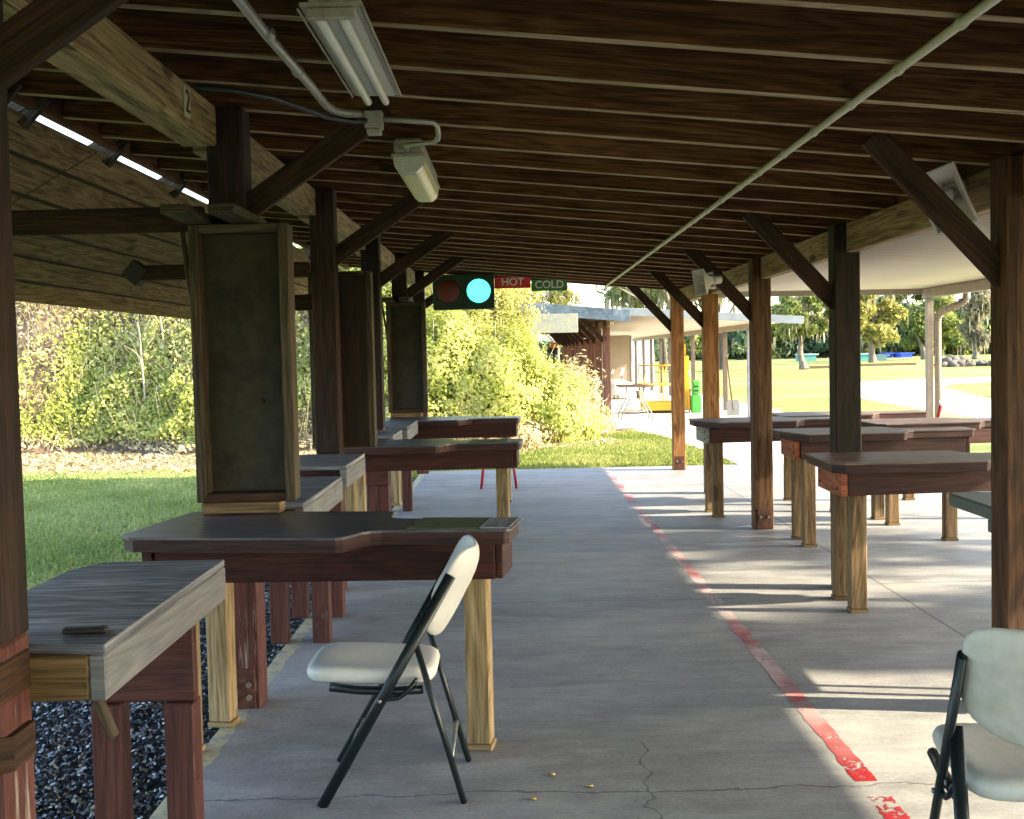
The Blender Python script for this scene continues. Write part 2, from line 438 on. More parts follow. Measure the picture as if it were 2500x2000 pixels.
def vnoise(x, y, seed=0, sc=1.0):
    """smooth value noise"""
    x = np.asarray(x) * sc; y = np.asarray(y) * sc
    xi = np.floor(x).astype(int); yi = np.floor(y).astype(int)
    fx = x - xi; fy = y - yi; fx = fx * fx * (3 - 2 * fx); fy = fy * fy * (3 - 2 * fy)
    def h(i, j):
        q = np.sin(i * 127.1 + j * 311.7 + seed * 74.7) * 43758.5453
        return q - np.floor(q)
    return (h(xi, yi) * (1 - fx) + h(xi + 1, yi) * fx) * (1 - fy) + (h(xi, yi + 1) * (1 - fx) + h(xi + 1, yi + 1) * fx) * fy

def sm(a, b, x):
    t = np.clip((x - a) / (b - a), 0, 1); return t * t * (3 - 2 * t)

# ================================================================== CAMERA
W_, H_ = 2156.0, 1725.0
F = 2500.0
VPX, VPY = 1083.0, 745.0
ROLL = 0.022
cx, cy = W_ / 2, H_ / 2
Yd = Vector((VPX - cx, -(VPY - cy), -F)).normalized()      # world +Y in camera space
Zu = Vector((-ROLL, 1.0, 0.0))
Zd = (Zu - Yd * Zu.dot(Yd)).normalized()
Xd = Yd.cross(Zd)
Rm = Matrix((Xd, Yd, Zd))          # rows: world axes in camera space => world-from-camera
cam = bpy.data.cameras.new('camera'); camo = bpy.data.objects.new('camera', cam); COL.objects.link(camo)
camo.matrix_world = Matrix.Translation((0, 0, 1.45)) @ Rm.to_4x4()
cam.sensor_fit = 'HORIZONTAL'; cam.sensor_width = 36; cam.lens = 36 * F / W_
cam.clip_start = 0.05; cam.clip_end = 3000
scene.camera = camo

# ================================================================== LIGHT
ELEV, AZ = R(25), R(-9)
sunv = Vector((math.cos(ELEV) * math.cos(AZ), math.cos(ELEV) * math.sin(AZ), math.sin(ELEV)))
sl = bpy.data.lights.new('sun', 'SUN'); sl.energy = 3.0; sl.angle = R(0.55); sl.color = (1.0, 0.85, 0.60)
so = bpy.data.objects.new('sun', sl); COL.objects.link(so)
so.rotation_euler = sunv.to_track_quat('Z', 'Y').to_euler()
wd = bpy.data.worlds.new('World'); scene.world = wd; wd.use_nodes = True
nt = wd.node_tree; bg = nt.nodes['Background']
sky = nt.nodes.new('ShaderNodeTexSky'); sky.sky_type = 'NISHITA'; sky.sun_disc = False
sky.sun_elevation = ELEV; sky.sun_rotation = math.pi / 2 - AZ
sky.air_density = 1.0; sky.dust_density = 1.4; sky.ozone_density = 1.0
nt.links.new(sky.outputs[0], bg.inputs[0]); bg.inputs[1].default_value = 0.15
scene.view_settings.view_transform = 'Standard'; scene.view_settings.look = 'None'
scene.view_settings.exposure = 2.72; scene.view_settings.gamma = 1.0
cy_ = scene.cycles
cy_.use_denoising = True
try: cy_.denoiser = 'OPENIMAGEDENOISE'
except Exception: pass
cy_.use_adaptive_sampling = True; cy_.adaptive_threshold = 0.02
cy_.max_bounces = 6; cy_.diffuse_bounces = 4; cy_.glossy_bounces = 3; cy_.transmission_bounces = 3
cy_.sample_clamp_indirect = 6.0; cy_.caustics_reflective = False; cy_.caustics_refractive = False

# ================================================================== GROUND
def ground_mat():
    k = NT('field_grass')
    p = k.geo()
    n1 = k.noise(k.vmul(p, (.4, 1, 1)), 0.22, 5, 0.65); n2 = k.noise(k.vmul(p, (.5, 1.2, 1)), 0.8, 7, 0.75); n3 = k.noise(k.vmul(p, (1, 2.5, 1)), 24.0, 4, 0.7)
    g = k.ramp(k.math('ADD', k.math('MULTIPLY', n2, .5), k.math('MULTIPLY', n3, .5)), (0.38, (0.085, 0.115, 0.03)), (0.50, (0.19, 0.225, 0.065)), (0.62, (0.33, 0.335, 0.125)))
    dryc = k.mix(k.ramp(n1, (0.48, 0.0), (0.66, 1.0)), g, (0.40, 0.37, 0.15))
    k.bsdf(dryc, 0.95, spec=0.1, bump=n3, bstr=0.6, bdist=0.03)
    return k.m
def soil_mat(name, c1, c2, c3, sc=18.0):
    k = NT(name)
    p = k.geo()
    n = k.noise(p, sc, 6, 0.75); n2 = k.noise(p, 1.2, 4, 0.6)
    c = k.ramp(k.math('ADD', k.math('MULTIPLY', n, .65), k.math('MULTIPLY', n2, .35)), (0.35, c1), (0.5, c2), (0.66, c3))
    k.bsdf(c, 0.95, spec=0.15, bump=n, bstr=0.8, bdist=0.02)
    return k.m
M['field'] = ground_mat()
M['soil'] = soil_mat('berm_soil', (0.09, 0.06, 0.04), (0.17, 0.115, 0.08), (0.28, 0.20, 0.14), 9.0)
M['litter'] = soil_mat('leaf_litter', (0.10, 0.065, 0.035), (0.32, 0.235, 0.14), (0.56, 0.46, 0.30), 9.0)
M['gravelroad'] = soil_mat('gravel_road', (0.42, 0.38, 0.33), (0.62, 0.58, 0.53), (0.78, 0.75, 0.70), 1.6)
M['gravelbase'] = soil_mat('dark_gravel', (0.012, 0.015, 0.019), (0.045, 0.052, 0.060), (0.15, 0.165, 0.18), 60.0)

def sheet(name, pts, z, mat, kind='structure'):
    bm = bmesh.new(); bm.faces.new([bm.verts.new((x, y, z)) for x, y in pts])
    bmesh.ops.recalc_face_normals(bm, faces=bm.faces)
    me = bpy.data.meshes.new(name); bm.to_mesh(me); bm.free(); me.materials.append(M[mat])
    if me.polygons[0].normal.z < 0: me.flip_normals()
    o = bpy.data.objects.new(name, me); COL.objects.link(o); o['kind'] = kind
    return o
sheet('ground', [(-900, -300), (900, -300), (900, 1500), (-900, 1500)], -0.10, 'field')

def concrete_mat():
    k = NT('worn_concrete')
    p = k.geo()
    sx = k.n('ShaderNodeSeparateXYZ'); k.l(p, sx.inputs[0]); X, Y = sx.outputs[0], sx.outputs[1]
    n1 = k.noise(k.vmul(p, (0.8, 1.6, 1)), 0.8, 5, 0.6); n2 = k.noise(p, 4.5, 6, 0.65); n3 = k.noise(p, 55.0, 6, 0.85)
    n4 = k.noise(k.vmul(p, (1.0, 3.5, 1)), 2.2, 6, 0.7, 0.8)
    f = k.math('ADD', k.math('MULTIPLY', n1, .28), k.math('MULTIPLY', n2, .20)); f = k.math('ADD', f, k.math('MULTIPLY', n4, .22)); f = k.math('ADD', f, k.math('MULTIPLY', n3, .30))
    c = k.ramp(f, (0.40, (0.168, 0.172, 0.178)), (0.50, (0.290, 0.294, 0.300)), (0.60, (0.43, 0.432, 0.432)))
    # speckle of grit and pits
    vo = k.n('ShaderNodeTexVoronoi'); vo.inputs['Scale'].default_value = 16; k.l(p, vo.inputs['Vector'])
    pit = k.ramp(vo.outputs['Distance'], (0.045, 1.0), (0.075, 0.0))
    gate = k.ramp(k.noise(p, 9.0, 1.0), (0.60, 0.0), (0.63, 1.0))
    c = k.mix(k.math('MULTIPLY', k.math('MULTIPLY', pit, gate), 0.8), c, (0.05, 0.045, 0.04))
    vo2 = k.n('ShaderNodeTexVoronoi'); vo2.inputs['Scale'].default_value = 38; k.l(p, vo2.inputs['Vector'])
    spk = k.ramp(vo2.outputs['Distance'], (0.10, 1.0), (0.16, 0.0))
    gate2 = k.ramp(k.noise(p, 2.3, 3.0), (0.56, 0.0), (0.68, 1.0))
    c = k.mix(k.math('MULTIPLY', k.math('MULTIPLY', spk, gate2), 0.5), c, (0.62, 0.62, 0.60))
    # joints and cracks: distance to a wandering line
    def line(axis, pos, wob, width, lo=None, hi=None, sc=3.0, seedz=0.0):
        nn = k.noise(k.vmul(p, (1, 1, 0)) if not seedz else k.math('ADD', 0, 0) if False else k.vmul(p, (1, 1, 0)), sc, 4, 0.6)
        a = X if axis == 'x' else Y; b = Y if axis == 'x' else X
        d = k.math('ABSOLUTE', k.math('SUBTRACT', k.math('ADD', a, k.math('MULTIPLY', k.math('SUBTRACT', nn, .5), wob)), pos))
        m = k.math('LESS_THAN', d, width)
        if lo is not None: m = k.math('MULTIPLY', m, k.math('GREATER_THAN', b, lo))
        if hi is not None: m = k.math('MULTIPLY', m, k.math('LESS_THAN', b, hi))
        return m
    lines = [line('x', 2.20, .012, .008), line('y', 7.2, .02, .007, lo=2.2), line('y', 9.65, .02, .006, lo=2.2), line('y', 12.1, .02, .006, lo=2.2), line('y', 4.75, .02, .006, lo=2.2),
             line('y', 6.86, .09, .006, lo=-1.1, hi=1.25), line('y', 3.86, .14, .006, lo=-1.1, hi=1.5, sc=5.0),
             line('x', 0.42, .35, .004, lo=3.0, hi=4.35, sc=2.2)]
    cm = lines[0]
    for q in lines[1:]: cm = k.math('MAXIMUM', cm, q)
    c = k.mix(k.math('MULTIPLY', cm, 0.6), c, (0.05, 0.045, 0.04))
    # worn yellow paint along the kerb side
    ym = k.math('LESS_THAN', X, k.math('ADD', -1.125, k.math('MULTIPLY', k.math('SUBTRACT', n2, .5), .10)))
    yw = k.ramp(k.noise(p, 13.0, 5, 0.7), (0.40, 0.0), (0.52, 1.0))
    c = k.mix(k.math('MULTIPLY', k.math('MULTIPLY', ym, yw), 0.75), c, (0.58, 0.52, 0.26))
    h = k.math('SUBTRACT', k.math('MULTIPLY', n3, .3), k.math('MULTIPLY', cm, 2.0))
    rr = k.math('ADD', 0.48, k.math('MULTIPLY', n2, .25))
    k.bsdf(c, rr, spec=0.45, bump=h, bstr=0.35, bdist=0.004)
    return k.m
M['concrete'] = concrete_mat()
M['path'] = soil_mat('pale_concrete_path', (0.40, 0.37, 0.33), (0.55, 0.52, 0.47), (0.66, 0.63, 0.58), 3.0)

def slab(name, x0, x1, y0, y1, z0, z1, mat):
    o = MB().bb(x0, x1, y0, y1, z0, z1, bev=0.008).build(name, mat); o['kind'] = 'structure'; return o
slab('concrete_floor', -1.20, 5.9, -6.0, 14.85, -0.16, 0.0, 'concrete')
slab('concrete_floor', 1.55, 6.2, 23.9, 52.0, -0.16, -0.03, 'path')
# walkway joining both slabs, curved left edge
pp = [(3.4, 14.9), (2.95, 15.7), (2.92, 17.6), (2.77, 19.5), (2.5, 21.9), (2.05, 23.2), (1.4, 23.88), (1.4, 23.9), (6.2, 23.9), (6.2, 18.0), (4.9, 16.2), (4.6, 14.9)]
sheet('path', pp, -0.088, 'path')
sheet('kerb_gravel_strip', [(-1.20, -4), (-2.45, -4), (-2.5, 7), (-2.35, 14.6), (-1.20, 14.85)], -0.094, 'gravelbase')
# gravel road loop on the right
def road(pts, w, z):
    L = []; Rr = []
    n = len(pts)
    for i, p in enumerate(pts):
        a = Vector(pts[max(i - 1, 0)]); b = Vector(pts[min(i + 1, n - 1)]); d = (b - a).normalized(); nn = Vector((-d.y, d.x))
        ww = w[i] if isinstance(w, list) else w
        L.append(Vector(p) + nn * ww); Rr.append(Vector(p) - nn * ww)
    bm = bmesh.new()
    lv = [bm.verts.new((v.x, v.y, z)) for v in L]; rv = [bm.verts.new((v.x, v.y, z)) for v in Rr]
    for i in range(n - 1): bm.faces.new((lv[i], rv[i], rv[i + 1], lv[i + 1]))
    bmesh.ops.recalc_face_normals(bm, faces=bm.faces)
    me = bpy.data.meshes.new('gravel_road'); bm.to_mesh(me); bm.free(); me.materials.append(M['gravelroad'])
    if me.polygons[0].normal.z < 0: me.flip_normals()
    o = bpy.data.objects.new('gravel_road', me); COL.objects.link(o); o['kind'] = 'structure'
sheet('gravel_road', [(9.0, 14), (9.5, 23.8), (9.7, 28.8), (10.3, 36), (11.6, 43.5), (14.7, 51), (18, 53.4), (21.4, 54.2), (60, 60), (60, 54), (26, 50), (20.6, 48.6), (17.0, 45.9), (15.4, 43.2), (14.4, 38.5), (13.3, 33.4), (13.2, 27), (14.2, 20), (16, 14)], -.092, 'gravelroad')

# painted line on the floor, flaking
def line_mat():
    k = NT('flaking_red_line')
    p = k.geo()
    sx = k.n('ShaderNodeSeparateXYZ'); k.l(p, sx.inputs[0]); Y = sx.outputs[1]
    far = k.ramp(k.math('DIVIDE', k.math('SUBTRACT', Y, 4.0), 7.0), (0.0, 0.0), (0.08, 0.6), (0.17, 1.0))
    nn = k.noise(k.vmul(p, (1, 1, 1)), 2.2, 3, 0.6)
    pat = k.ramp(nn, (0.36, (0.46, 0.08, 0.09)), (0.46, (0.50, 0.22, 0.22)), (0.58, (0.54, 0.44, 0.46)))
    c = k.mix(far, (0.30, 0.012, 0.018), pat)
    fl = k.noise(k.vmul(p, (1, 0.8, 1)), 34.0, 7, 0.8, 0.3); fl2 = k.noise(p, 5.0, 3, 0.6)
    ff = k.math('ADD', k.math('MULTIPLY', fl, .7), k.math('MULTIPLY', fl2, .35))
    thr = k.math('ADD', 0.568, k.math('MULTIPLY', far, -0.01))
    mask = k.math('LESS_THAN', ff, thr)
    b = k.bsdf(c, 0.6, spec=0.35)
    tr = k.n('ShaderNodeBsdfTransparent'); mx = k.n('ShaderNodeMixShader')
    k.l(mask, mx.inputs[0]); k.l(tr.outputs[0], mx.inputs[1]); k.l(b.outputs[0], mx.inputs[2]); k.l(mx.outputs[0], k.out.inputs[0])
    return k.m
M['line'] = line_mat()
def strip(y0, y1):
    n = 40; vs = []; fs = []
    for i in range(n + 1):
        y = y0 + (y1 - y0) * i / n
        x = 1.145 - 0.0045 * (y - 3.5); e = 0.004 * math.sin(i * 2.7) + 0.003 * math.sin(i * 7.1)
        w = 0.037
        vs += [(x - w - e, y, 0.0012), (x + w + e * .6, y, 0.0012)]
        if i < n: fs.append((2 * i, 2 * i + 1, 2 * i + 3, 2 * i + 2))
    o = mesh_np('painted_line', np.array(vs), np.array(fs), 'line'); o['kind'] = 'structure'
strip(3.0, 3.76); strip(3.90, 6.55); strip(6.72, 10.9); strip(11.3, 14.6)

# ================================================================== MAIN SHELTER
def jh(x): return 2.37 - 0.095 * x          # underside of the joists
SLOPE = math.atan(0.095)
PITCH = 2.438
LZ = [4.87 + 2.42 * i for i in range(-3, 5)]      # near faces of posts on the left row
RZ = [4.59 + 2.43 * i for i in range(-3, 5)]
def shelter(name, label, loc, near, nfirst, zlen, lposts, rposts, full=True, postmatL='postL', postmatR='postR', fasc=None, rmats=None):
    t = thing(name, label, 'building', loc)
    PL, PR = -1.16, 1.97
    def post(x, y, top, matu, side, red):
        m = MB()
        if red:
            m.bb(x - .075, x + .075, y, y + .15, .86, top, bev=.006)
            p = m.build('roof_post', matu, t)
            MB().bb(x - .074, x + .074, y + .001, y + .149, 0.0, .86, bev=.006).build('painted_base', 'redworn', p)
        else:
            m.bb(x - .075, x + .075, y, y + .15, 0.0, top, bev=.006)
            p = m.build('roof_post', matu, t)
        MB().bb(x - .055, x + .055, y - .009, y, 0.006, .17, bev=.002).build('post_bracket', 'steel', p)
        MB().bb(x - .055, x + .055, y + .15, y + .159, 0.006, .17, bev=.002).build('post_bracket', 'steel', p)
        bo = MB()
        for dx in (-.03, .03):
            bo.cyl((x + dx, y - .009, .105), (x + dx, y - .024, .105), .012, 6, smooth=False)
            if red: bo.cyl((x + dx, y - .009, .05), (x + dx, y - .024, .05), .012, 6, smooth=False)
        bo.build('bolt', 'bolt', p)
        # knee brace up to the joists
        if side == 'L': a = (x + .04, y + .075, 2.055); c = (x + .66, y + .075, 2.475)
        else: a = (x - .04, y + .075, 1.70); c = (x - .565, y + .075, 2.265)
        MB().plank(a, c, .042, .10).build('brace', 'brace', p)
        return p
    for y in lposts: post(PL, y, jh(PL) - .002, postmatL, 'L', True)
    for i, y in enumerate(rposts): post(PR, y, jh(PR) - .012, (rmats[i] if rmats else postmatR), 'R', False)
    # beams between posts
    ys = [near] + [y for y in lposts] + [zlen]
    def beamrow(x, ps, zt, mat, hh):
        seg = []
        prev = near
        for y in ps:
            if y - prev > .2: seg.append((prev, y - .003))
            prev = y + .153
        if zlen - prev > .1: seg.append((prev, zlen))
        for a, b in seg:
            MB().bb(x - .07, x + .07, a, b, zt - hh, zt, bev=.006).build('roof_beam', mat, t)
    beamrow(PL - .10, lposts, jh(PL - .03) - .004, 'beam', .16)
    MB().bb(PR - .005, PR + .070, near, zlen, jh(PR) - .182, jh(PR + .07) - .006, bev=.006).build('roof_beam', 'beam', t)
    # joists
    XL, XR = -2.02, 2.06
    L = (XR - XL) / math.cos(SLOPE)
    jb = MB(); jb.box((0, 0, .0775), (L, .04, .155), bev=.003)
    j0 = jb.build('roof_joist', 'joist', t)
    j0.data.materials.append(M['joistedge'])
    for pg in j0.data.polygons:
        if pg.normal.z < -.5: pg.material_index = 1  # undersides get the paler wood with floor bounce painted in
    n = int((zlen - near - .05) / .4877)
    rot = Matrix.Rotation(SLOPE, 4, 'Y')
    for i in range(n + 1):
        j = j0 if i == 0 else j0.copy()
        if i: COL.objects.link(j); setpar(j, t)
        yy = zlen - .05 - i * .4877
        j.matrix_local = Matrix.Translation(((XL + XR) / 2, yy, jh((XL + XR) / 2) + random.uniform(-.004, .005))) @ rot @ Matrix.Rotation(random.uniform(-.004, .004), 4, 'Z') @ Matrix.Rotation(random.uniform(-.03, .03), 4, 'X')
    dk = MB(); dk.box((0, 0, 0), (L + .1, zlen - near + .04, .02), bev=0)
    d = dk.build('roof_deck', 'roofdeck', t)
    d.matrix_local = Matrix.Translation(((XL + XR) / 2, (near + zlen) / 2, jh((XL + XR) / 2) + .168)) @ rot
    f = MB(); f.bb(XL - .045, XL - .002, near, zlen, jh(XL) - .02, jh(XL) + .20)
    f.build('edge_board', 'joist', t)
    f = MB(); f.bb(XR + .002, XR + .04, near, zlen, jh(XR) - .01, jh(XR) + .19)
    f.build('edge_board', 'joist', t)
    if fasc:
        f = MB(); f.box(((XL + XR) / 2 + .1, near - .03, jh((XL + XR) / 2) + .045), (L + .45, .035, .24), Matrix.Rotation(SLOPE, 3, 'Y'), bev=.004)
        f.build('front_fascia', fasc, t)
    return t

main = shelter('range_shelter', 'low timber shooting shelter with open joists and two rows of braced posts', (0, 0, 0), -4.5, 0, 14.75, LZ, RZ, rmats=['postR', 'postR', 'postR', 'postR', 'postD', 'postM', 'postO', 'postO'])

def awning(t, y0, y1, xo, hi, ho, beamm, postmat, posts, ph=.10, spout=True):
    # corrugated panel: ribs across the slope
    x0 = 2.10; n = int((y1 - y0) / .038)
    vs = []; fs = []
    for i in range(n + 1):
        y = y0 + (y1 - y0) * i / n; dz = .024 if i % 4 in (0, 1) else 0
        vs += [(x0, y, hi + dz), (xo + .18, y, ho + dz)]
        if i < n: fs.append((2 * i, 2 * i + 1, 2 * i + 3, 2 * i + 2))
    p = mesh_np('awning_panel', np.array(vs), np.array(fs), 'awn', None, t)
    sol = p.modifiers.new('s', 'SOLIDIFY'); sol.thickness = .004
    MB().bb(xo - .04, xo + .04, y0, y1, ho - .125, ho - .005).build('awning_beam', beamm, t)
    MB().bb(xo + .16, xo + .26, y0, y1, ho - .06, ho + .04).build('gutter', beamm, t)
    MB().box(((x0 + xo + .2) / 2, y1 + .02, (hi + ho) / 2 - .03), (xo + .25 - x0, .035, .085), Matrix.Rotation(math.atan((hi - ho) / (xo - x0)), 3, 'Y')).build('end_fascia', postmat, t)
    MB().box(((x0 + xo + .2) / 2, y0 - .02, (hi + ho) / 2 + .01), (xo + .25 - x0, .035, .12), Matrix.Rotation(math.atan((hi - ho) / (xo - x0)), 3, 'Y')).build('end_fascia', 'fasciag', t)
    for y in posts:
        MB().bb(xo - .04, xo + .04, y - .04, y + .04, 0 if y0 < 20 else -.03, ho - .126).build('awning_post', postmat, t)

awning(main, -4.3, 15.35, 5.30, 2.19, 2.17, 'awnbeam', 'awnbeam', [15.2, 12.0 - 24.0, -0.5])
# downspout elbow beside the end awning post
sp = [(5.52, 14.6, 2.10), (5.52, 14.6, 2.03), (5.51, 14.61, 1.99), (5.47, 14.65, 1.95), (5.40, 14.75, 1.91), (5.36, 14.9, 1.875), (5.345, 15.02, 1.845), (5.34, 15.08, 1.80), (5.34, 15.1, 1.74), (5.34, 15.1, 1.4), (5.34, 15.1, 0.05)]
spo = MB().tube([(x + .035, y, z) for x, y, z in sp], .042, 10).build('downspout', 'spout', main)
rb = MB()
for i in range(1, 8):
    for f_ in (0.0, 0.5):
        a = Vector(sp[i]); b = Vector(sp[i + 1]); c = a.lerp(b, f_); d = (b - a).normalized() * .006
        c.x += .035
        rb.tube([c - d, c + d], .048, 10)
rb.build('elbow_rib', 'spout', spo)

# slanted overhead baffle on the left
bt = thing('overhead_baffle', 'slanted eave of long weathered planks hung outside the left posts', 'baffle')
A = Vector((-2.06, 0, 2.522)); B = Vector((-3.25, 0, 1.86)); nb = 6
dv = (B - A) / nb; ang = math.atan2(-(B.z - A.z), -(B.x - A.x))
for i in range(nb):
    for (y0, y1) in ((-4.2, 1.1), (1.105, 6.02), (6.03, 11.0), (11.01, 14.7)):
        c = A + dv * (i + .5)
        a = (c.x, y0, c.z + random.uniform(-.002, .002)); b = (c.x, y1, c.z + random.uniform(-.002, .002))
        m = MB(); m.box(((a[0]), (y0 + y1) / 2, c.z), (dv.length - .026, y1 - y0 - .010, .008), Matrix.Rotation(-math.atan2(dv.z, -dv.x) * -1 if False else math.atan2(A.z - B.z, A.x - B.x) * -1, 3, 'Y'), bev=.002, long=1)
        m.build('plank', 'baffle', bt)
MB().box(((A.x + B.x) / 2 + .004, 5.2, (A.z + B.z) / 2 + .013), (1.30, 18.8, .006), Matrix.Rotation(-math.atan2(A.z - B.z, A.x - B.x), 3, 'Y'), bev=0).build('backing_board', 'roofdeck', bt)
# struts and rafters
for y in [0.3, 2.5, 4.86, 5.15, 6.2, 7.4, 8.6, 9.8, 11.0, 12.3, 13.6]:
    MB().plank((-1.99, y, 2.60), (-2.10, y, 2.478), .035, .06).build('strut', 'divframe', bt)
    MB().box(((A.x + B.x) / 2, y, (A.z + B.z) / 2 + .072), (1.34, .04, .08), Matrix.Rotation(-math.atan2(A.z - B.z, A.x - B.x), 3, 'Y')).build('rafter', 'divframe', bt)

# number plates on the beam
for (yy, s) in ((4.42, '2'), (5.36, '1')):
    pl = thing('number_plate', 'small pale number plate on the roof beam %s' % ('before the first thick post' if s == '2' else 'just past the first thick post'), 'plate', (-1.188, yy, 2.40), group='number plates along the roof beam')
    MB().bb(0, .004, -.04, .04, -.055, .055, bev=0).build('plate', 'paper', pl)
    cu = bpy.data.curves.new('n', 'FONT'); cu.body = s; cu.size = .12; cu.extrude = .001; cu.align_x = 'CENTER'; cu.align_y = 'CENTER'
    to = bpy.data.objects.new('n', cu); COL.objects.link(to); dg = bpy.context.evaluated_depsgraph_get()
    me = bpy.data.meshes.new_from_object(to.evaluated_get(dg)); bpy.data.objects.remove(to)
    me.materials.append(M['number']); nn = bpy.data.objects.new('numeral', me); COL.objects.link(nn); setpar(nn, pl)
    nn.location = (.0065, 0, 0); nn.rotation_euler = (R(90), 0, R(90))

# ================================================================== LANE DIVIDERS
def divider(y, facing, label):
    t = thing('lane_divider', label, 'divider', (-1.088, y, 0), group='tall box dividers between the lanes')
    w = .198; z0, z1 = .88, 1.99
    yb = .10 if facing > 0 else 0.0; d = .12
    MB().bb(-w + .04, w - .04, yb, yb + .014, z0 + .03, z1 - .03, bev=0, long=2).build('back_panel', 'ply', t)
    MB().bb(-w, -w + .04, 0, d, z0, z1).build('side_board', 'divframe', t)
    MB().bb(w - .04, w, 0, d, z0, z1).build('side_board', 'divframe', t)
    MB().bb(-w + .041, w - .041, 0.001, d - .001, z0, z0 + .035).build('bottom_board', 'brace', t)
    MB().bb(-w + .041, w - .041, 0.001, d - .001, z1 - .035, z1).build('top_board', 'divframe', t)
    if facing > 0:
        MB().bb(-w + .02, w - .06, -.01, .10, .833, .879).build('support_block', 'legR', t)
        for i, x in enumerate((-.155, .02)):
            MB().bb(x - .055, x + .045, -.32, .26, z1 + .003, z1 + .041).build('top_stub', 'divframe', t)
        MB().plank((-w - .05, .09, z1 + .02), (-w + .02, .02, 1.55), .02, .02).build('stick', 'divframe', t)
        kn = MB(); kn.cyl((.055, yb - .001, 1.28), (.055, yb - .012, 1.28), .012, 10)
        kn.build('knot_plug', 'steel', t)
    if facing < 0:
        for ch in CH[t.name]:
            if ch.name.startswith('back_panel'): ch.data.materials[0] = M['postD']
    return t
divider(4.735, 1, 'nearest tall plywood lane divider, open front facing the walkway, above the dark bench')
divider(7.47, -1, 'dark lane divider seen from its closed back beside the second post')
divider(11.99, 1, 'small far lane divider above the farthest left bench')
# rails across to the baffle
for i, (y, z, lab) in enumerate(((4.80, 2.02, 'dark lateral rail running left from the nearest lane divider'), (7.46, 1.80, 'short lower rail reaching left of the second post'))):
    o = MB().bb(-2.55 if i == 0 else -1.75, -1.24, y, y + .04, z - .05, z + .05).build('cross_rail', 'brace')
    tag(o, lab, 'rail', 'rails between posts and baffle')
o = thing('rail_stub', 'short dark horizontal timber with a steel end cap behind the nearest divider', 'bracket', (-2.27, 7.27, 1.99))
MB().bb(0, 1.03, -.045, .045, -.045, .045).build('timber', 'brace', o)
MB().box((-.02, 0, 0), (.11, .12, .12), Matrix.Rotation(R(40), 3, 'Y')).build('end_cap', 'black', o)

# ================================================================== BENCHES
def bench(loc, rz, label, cham=(0.0), topm='top', apm='apron', legm='leg', group='shooting benches left of the walkway', pad=False, far=False, sal=None, mirror=1):
    t = thing('shooting_bench', label, 'bench', loc, rz, group)
    H = .83
    s = mirror
    out = [(-.66, -.30), (-.60, -.355), (.155, -.355), (.178, -.34), (.192, -.30), (.215, -.225), (.238, -.195), (.275, -.178), (.72, -.145), (.735, -.13), (.735, .12), (.72, .14), (.275, .13), (.235, .15), (.215, .19), (.20, .30), (.17, .335), (-.64, .335), (-.66, .315)]
    if cham: out[0] = (-.66, .05); out[1] = (-.66 + cham, -.355)
    out = [(x, y * s) for x, y in out]
    if s < 0: out = out[::-1]
    MB().prism(out, H - .009, H, bev=.002).build('tabletop', topm, t)
    o2 = [(x * .985, y * .965) for x, y in out]
    MB().prism(o2, H - .055, H - .0095, bev=.002).build('edge_strip', 'edge', t)
    if pad:
        MB().prism([(.36, -.160), (.615, -.148), (.615, .118), (.36, .122)], H + .001, H + .005).build('arm_patch', 'olivearm', t)  # thin olive sheet over part of the arm
        MB().bb(.62, .728, -.135, .115, H + .001, H + .006).build('end_board', 'shelf', t)
    # aprons
    zt, zb = H - .056, H - .185
    MB().plank((-.56, -.235 * s, (zt + zb) / 2), (.67, -.10 * s, (zt + zb) / 2), .036, zt - zb).build('apron', apm, t)
    MB().plank((-.56, .225 * s, (zt + zb) / 2), (.67, .09 * s, (zt + zb) / 2), .036, zt - zb).build('apron', apm, t)
    e = MB().bb(-.60, -.562, -.235 if cham else -.265, .25, zb - .003, zt - .002).build('end_apron', sal or apm, t)
    b = MB()
    for yy in (-.20, .19):
        for zz in (zt - .035, zb + .035): b.cyl((-.60, yy, zz), (-.606, yy, zz), .009, 6, smooth=False)
    b.build('bolt', 'steel', e)
    MB().bb(.672, .70, -.115, .105, zb + .002, zt - .002).build('end_apron', apm, t)
    for (x, y) in ((-.49, -.17 * s), (-.49, .17 * s), (.585, -.01)):
        lg = MB().bb(x - .044, x + .044, y - .044, y + .044, .02, zt - .003, bev=.005).build('leg', legm, t)
        MB().bb(x - .048, x + .050, y - .050, y + .049, .0, .019, bev=.003).build('foot_pad', legm, lg)
    return t
def bench_at(leftx, cy, rz, label, **k):
    c = Vector((.66, 0)); c.rotate(Matrix.Rotation(rz, 2)) if False else None
    x = leftx + .66 * math.cos(rz); y = cy + .66 * math.sin(rz)
    return bench((x, y, 0), rz, label, **k)
bench_at(-1.385, 4.53, R(-8.5), 'nearest dark shooting bench with an olive armrest pad, behind the white folding chair', pad=True)
bench_at(-1.345, 8.55, R(-4), 'dark shooting bench second from the camera on the left, beyond the dark divider back', pad=True)
bench_at(-1.345, 11.72, R(-4), 'farthest shooting bench on the left, under the small far divider')
gR = 'shooting benches right of the walkway'
bench_at(1.68, 6.62, R(-1), 'nearest shooting bench on the right with grey top and salmon red end board', topm='topred', sal='salmon', legm='legR', group=gR)
bench_at(1.95, 8.78, R(-1), 'reddish shooting bench on the right, second from the camera, with orange-red aprons', cham=.13, topm='topred', sal='salmon', legm='legR', group=gR)
bench_at(1.56, 10.4, R(1), 'shooting bench on the right with a grey weathered end board, beside the braced post', cham=.16, topm='topred', sal='greytrim', legm='legR', group=gR)
bench_at(2.85, 9.72, R(2), 'shooting bench behind the reddish one, its long dark arm reaching right', topm='topred', legm='legR', group=gR)
